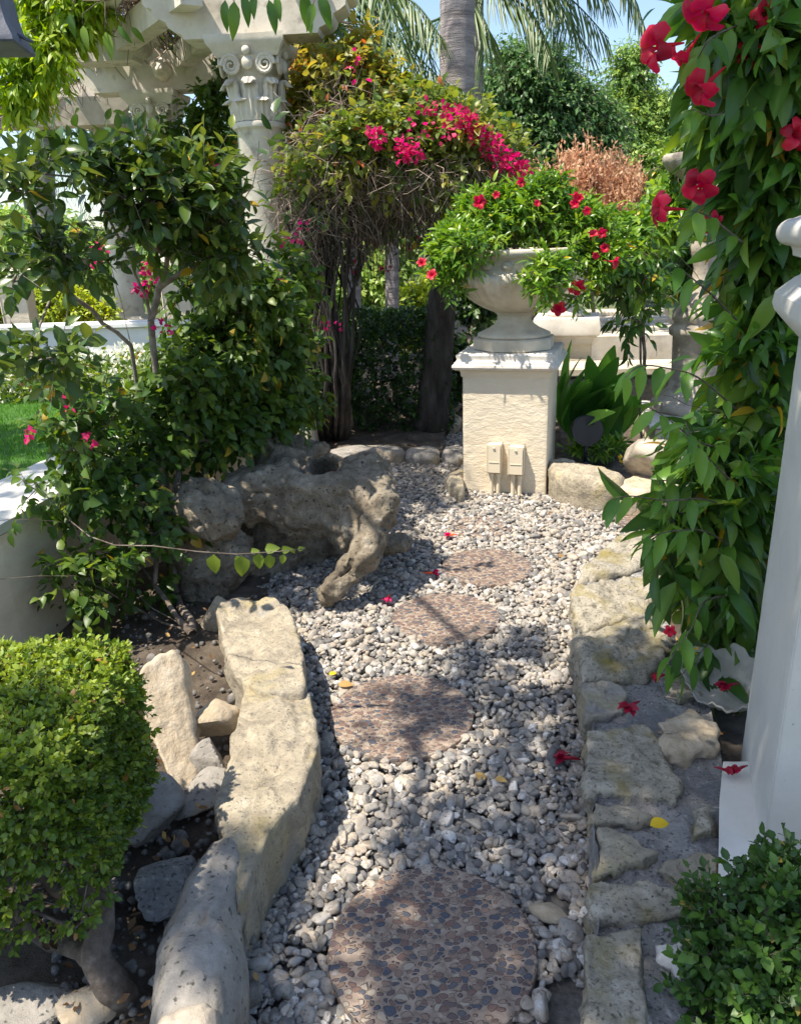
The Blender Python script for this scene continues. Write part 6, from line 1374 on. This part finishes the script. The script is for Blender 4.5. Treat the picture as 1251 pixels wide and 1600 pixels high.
def dleaf(px, py, z, size, label, mt='deadleaf', ang=0.0, tm='heart', rn=.5):
    tm = 'fine'; size *= .85
    m = MB(); T, F = LT[tm]; r = np.random.default_rng(px); X = V3(math.cos(ang), math.sin(ang), .1); N_ = norm(V3(.2, -.2, 1)); N_ = norm(N_ - X * (X @ N_)); c = G(px, py, z) - X * size / 2
    m.inst(T, F, (np.stack([X, np.cross(N_, X), N_], -1) * size)[None], c[None], np.array([rn])); tag(m.build('fallen_leaf', MT[mt]), label, 'leaf', 'fallen leaves')
dleaf(1030, 1286, .2, .055, 'yellow leaf lying on the mortared border', 'yellow', .2, 'round')
dleaf(750, 1212, .035, .055, 'orange brown dead leaf on the shaded gravel', 'deadleaf', 1.6, rn=1.0)
dleaf(782, 1218, .035, .04, 'small ochre leaf beside the orange brown one', 'deadleaf', -.3, 'oval', 1.0)
dleaf(540, 1069, .035, .06, 'tan curled leaf above the second stepping stone', 'deadleaf', .1, rn=.8)
dleaf(918, 1405, .02, .06, 'rusty narrow leaf standing by the mortared border', 'deadleaf', 1.5, 'long', .2)
dleaf(862, 802, .03, .06, 'rusty leaf on the gravel in front of the ochre border stone', 'deadleaf', .5, rn=.3)
dleaf(876, 868, .03, .05, 'orange leaf right of the fourth stepping stone', 'deadleaf', .5, rn=.6)
dleaf(520, 1052, .035, .035, 'tiny yellow leaf on the gravel by the second stepping stone', 'yellow', .5)
m = MB(); c = G(858, 1425, .02); rock(m, c, (.085, .05, .04), 91, -.4, sub=3); tag(m.build('rock', MT['flagstone_warm']), 'flat brown rock in the gravel right of the nearest stepping stone', 'rock', 'rocks lying in the gravel')

# ---------------------------------------------------------------- the tree overhead that dapples the near end of the path
t = thing('overhanging_tree', 'spreading leafy tree behind the photographer, shading the near end of the path', 'tree', (-3.6, -2.2, 0))
HC = 4.6
def shade(px, py, rx, ry, h=HC, wt=1.0, th=.3):
    c = G(px, py); s_ = mpp(c); ry_ = abs(G(px, py - ry)[1] - G(px, py + ry)[1]) / 2; q = c + SUN * (h / SUN[2]); return (q, (rx * s_, ry_, th), wt)
sh = [shade(760, 1340, 140, 90), shade(60, 800, 190, 40), shade(60, 900, 170, 60), shade(655, 748, 75, 45), shade(600, 860, 22, 26, wt=.6), shade(60, 1000, 90, 30, wt=.3), shade(325, 1470, 60, 110), shade(420, 1560, 60, 60, wt=.8), shade(720, 1540, 200, 120), shade(880, 1160, 80, 90), shade(700, 1105, 62, 42), shade(770, 1030, 65, 22), shade(1010, 1280, 110, 170), shade(1010, 1530, 130, 140), shade(1180, 1250, 110, 220), shade(1330, 1150, 160, 200),
      shade(1300, 1500, 200, 200), shade(1420, 1000, 160, 120), shade(1000, 1110, 40, 30), shade(1360, 880, 160, 70)]
r = np.random.default_rng(99); C, O = blobs_sample(sh, 1850, r, .05)
mL, mB = MB(), MB()
tp = V3(-3.2, -2.0, 2.6)
skeleton(mB, [[V3(-3.6, -2.2, 0), V3(-3.5, -2.1, 1.5), tp, V3(-2.4, -1.6, 3.9), V3(-1.2, -.6, 4.5)], [tp, V3(-2.0, -.6, 4.3), V3(-1.0, .3, 4.6)]], C, r, rmax=.07, r0=.0022, seg=.2)
twigs(mL, mB, C, O, r, k=2, L=.13, m=6, tm='oval', size=.06, up=.1, grav=.3)
mL.build('foliage', MT['camellia'], t); mB.build('branches', MT['bark'], t)
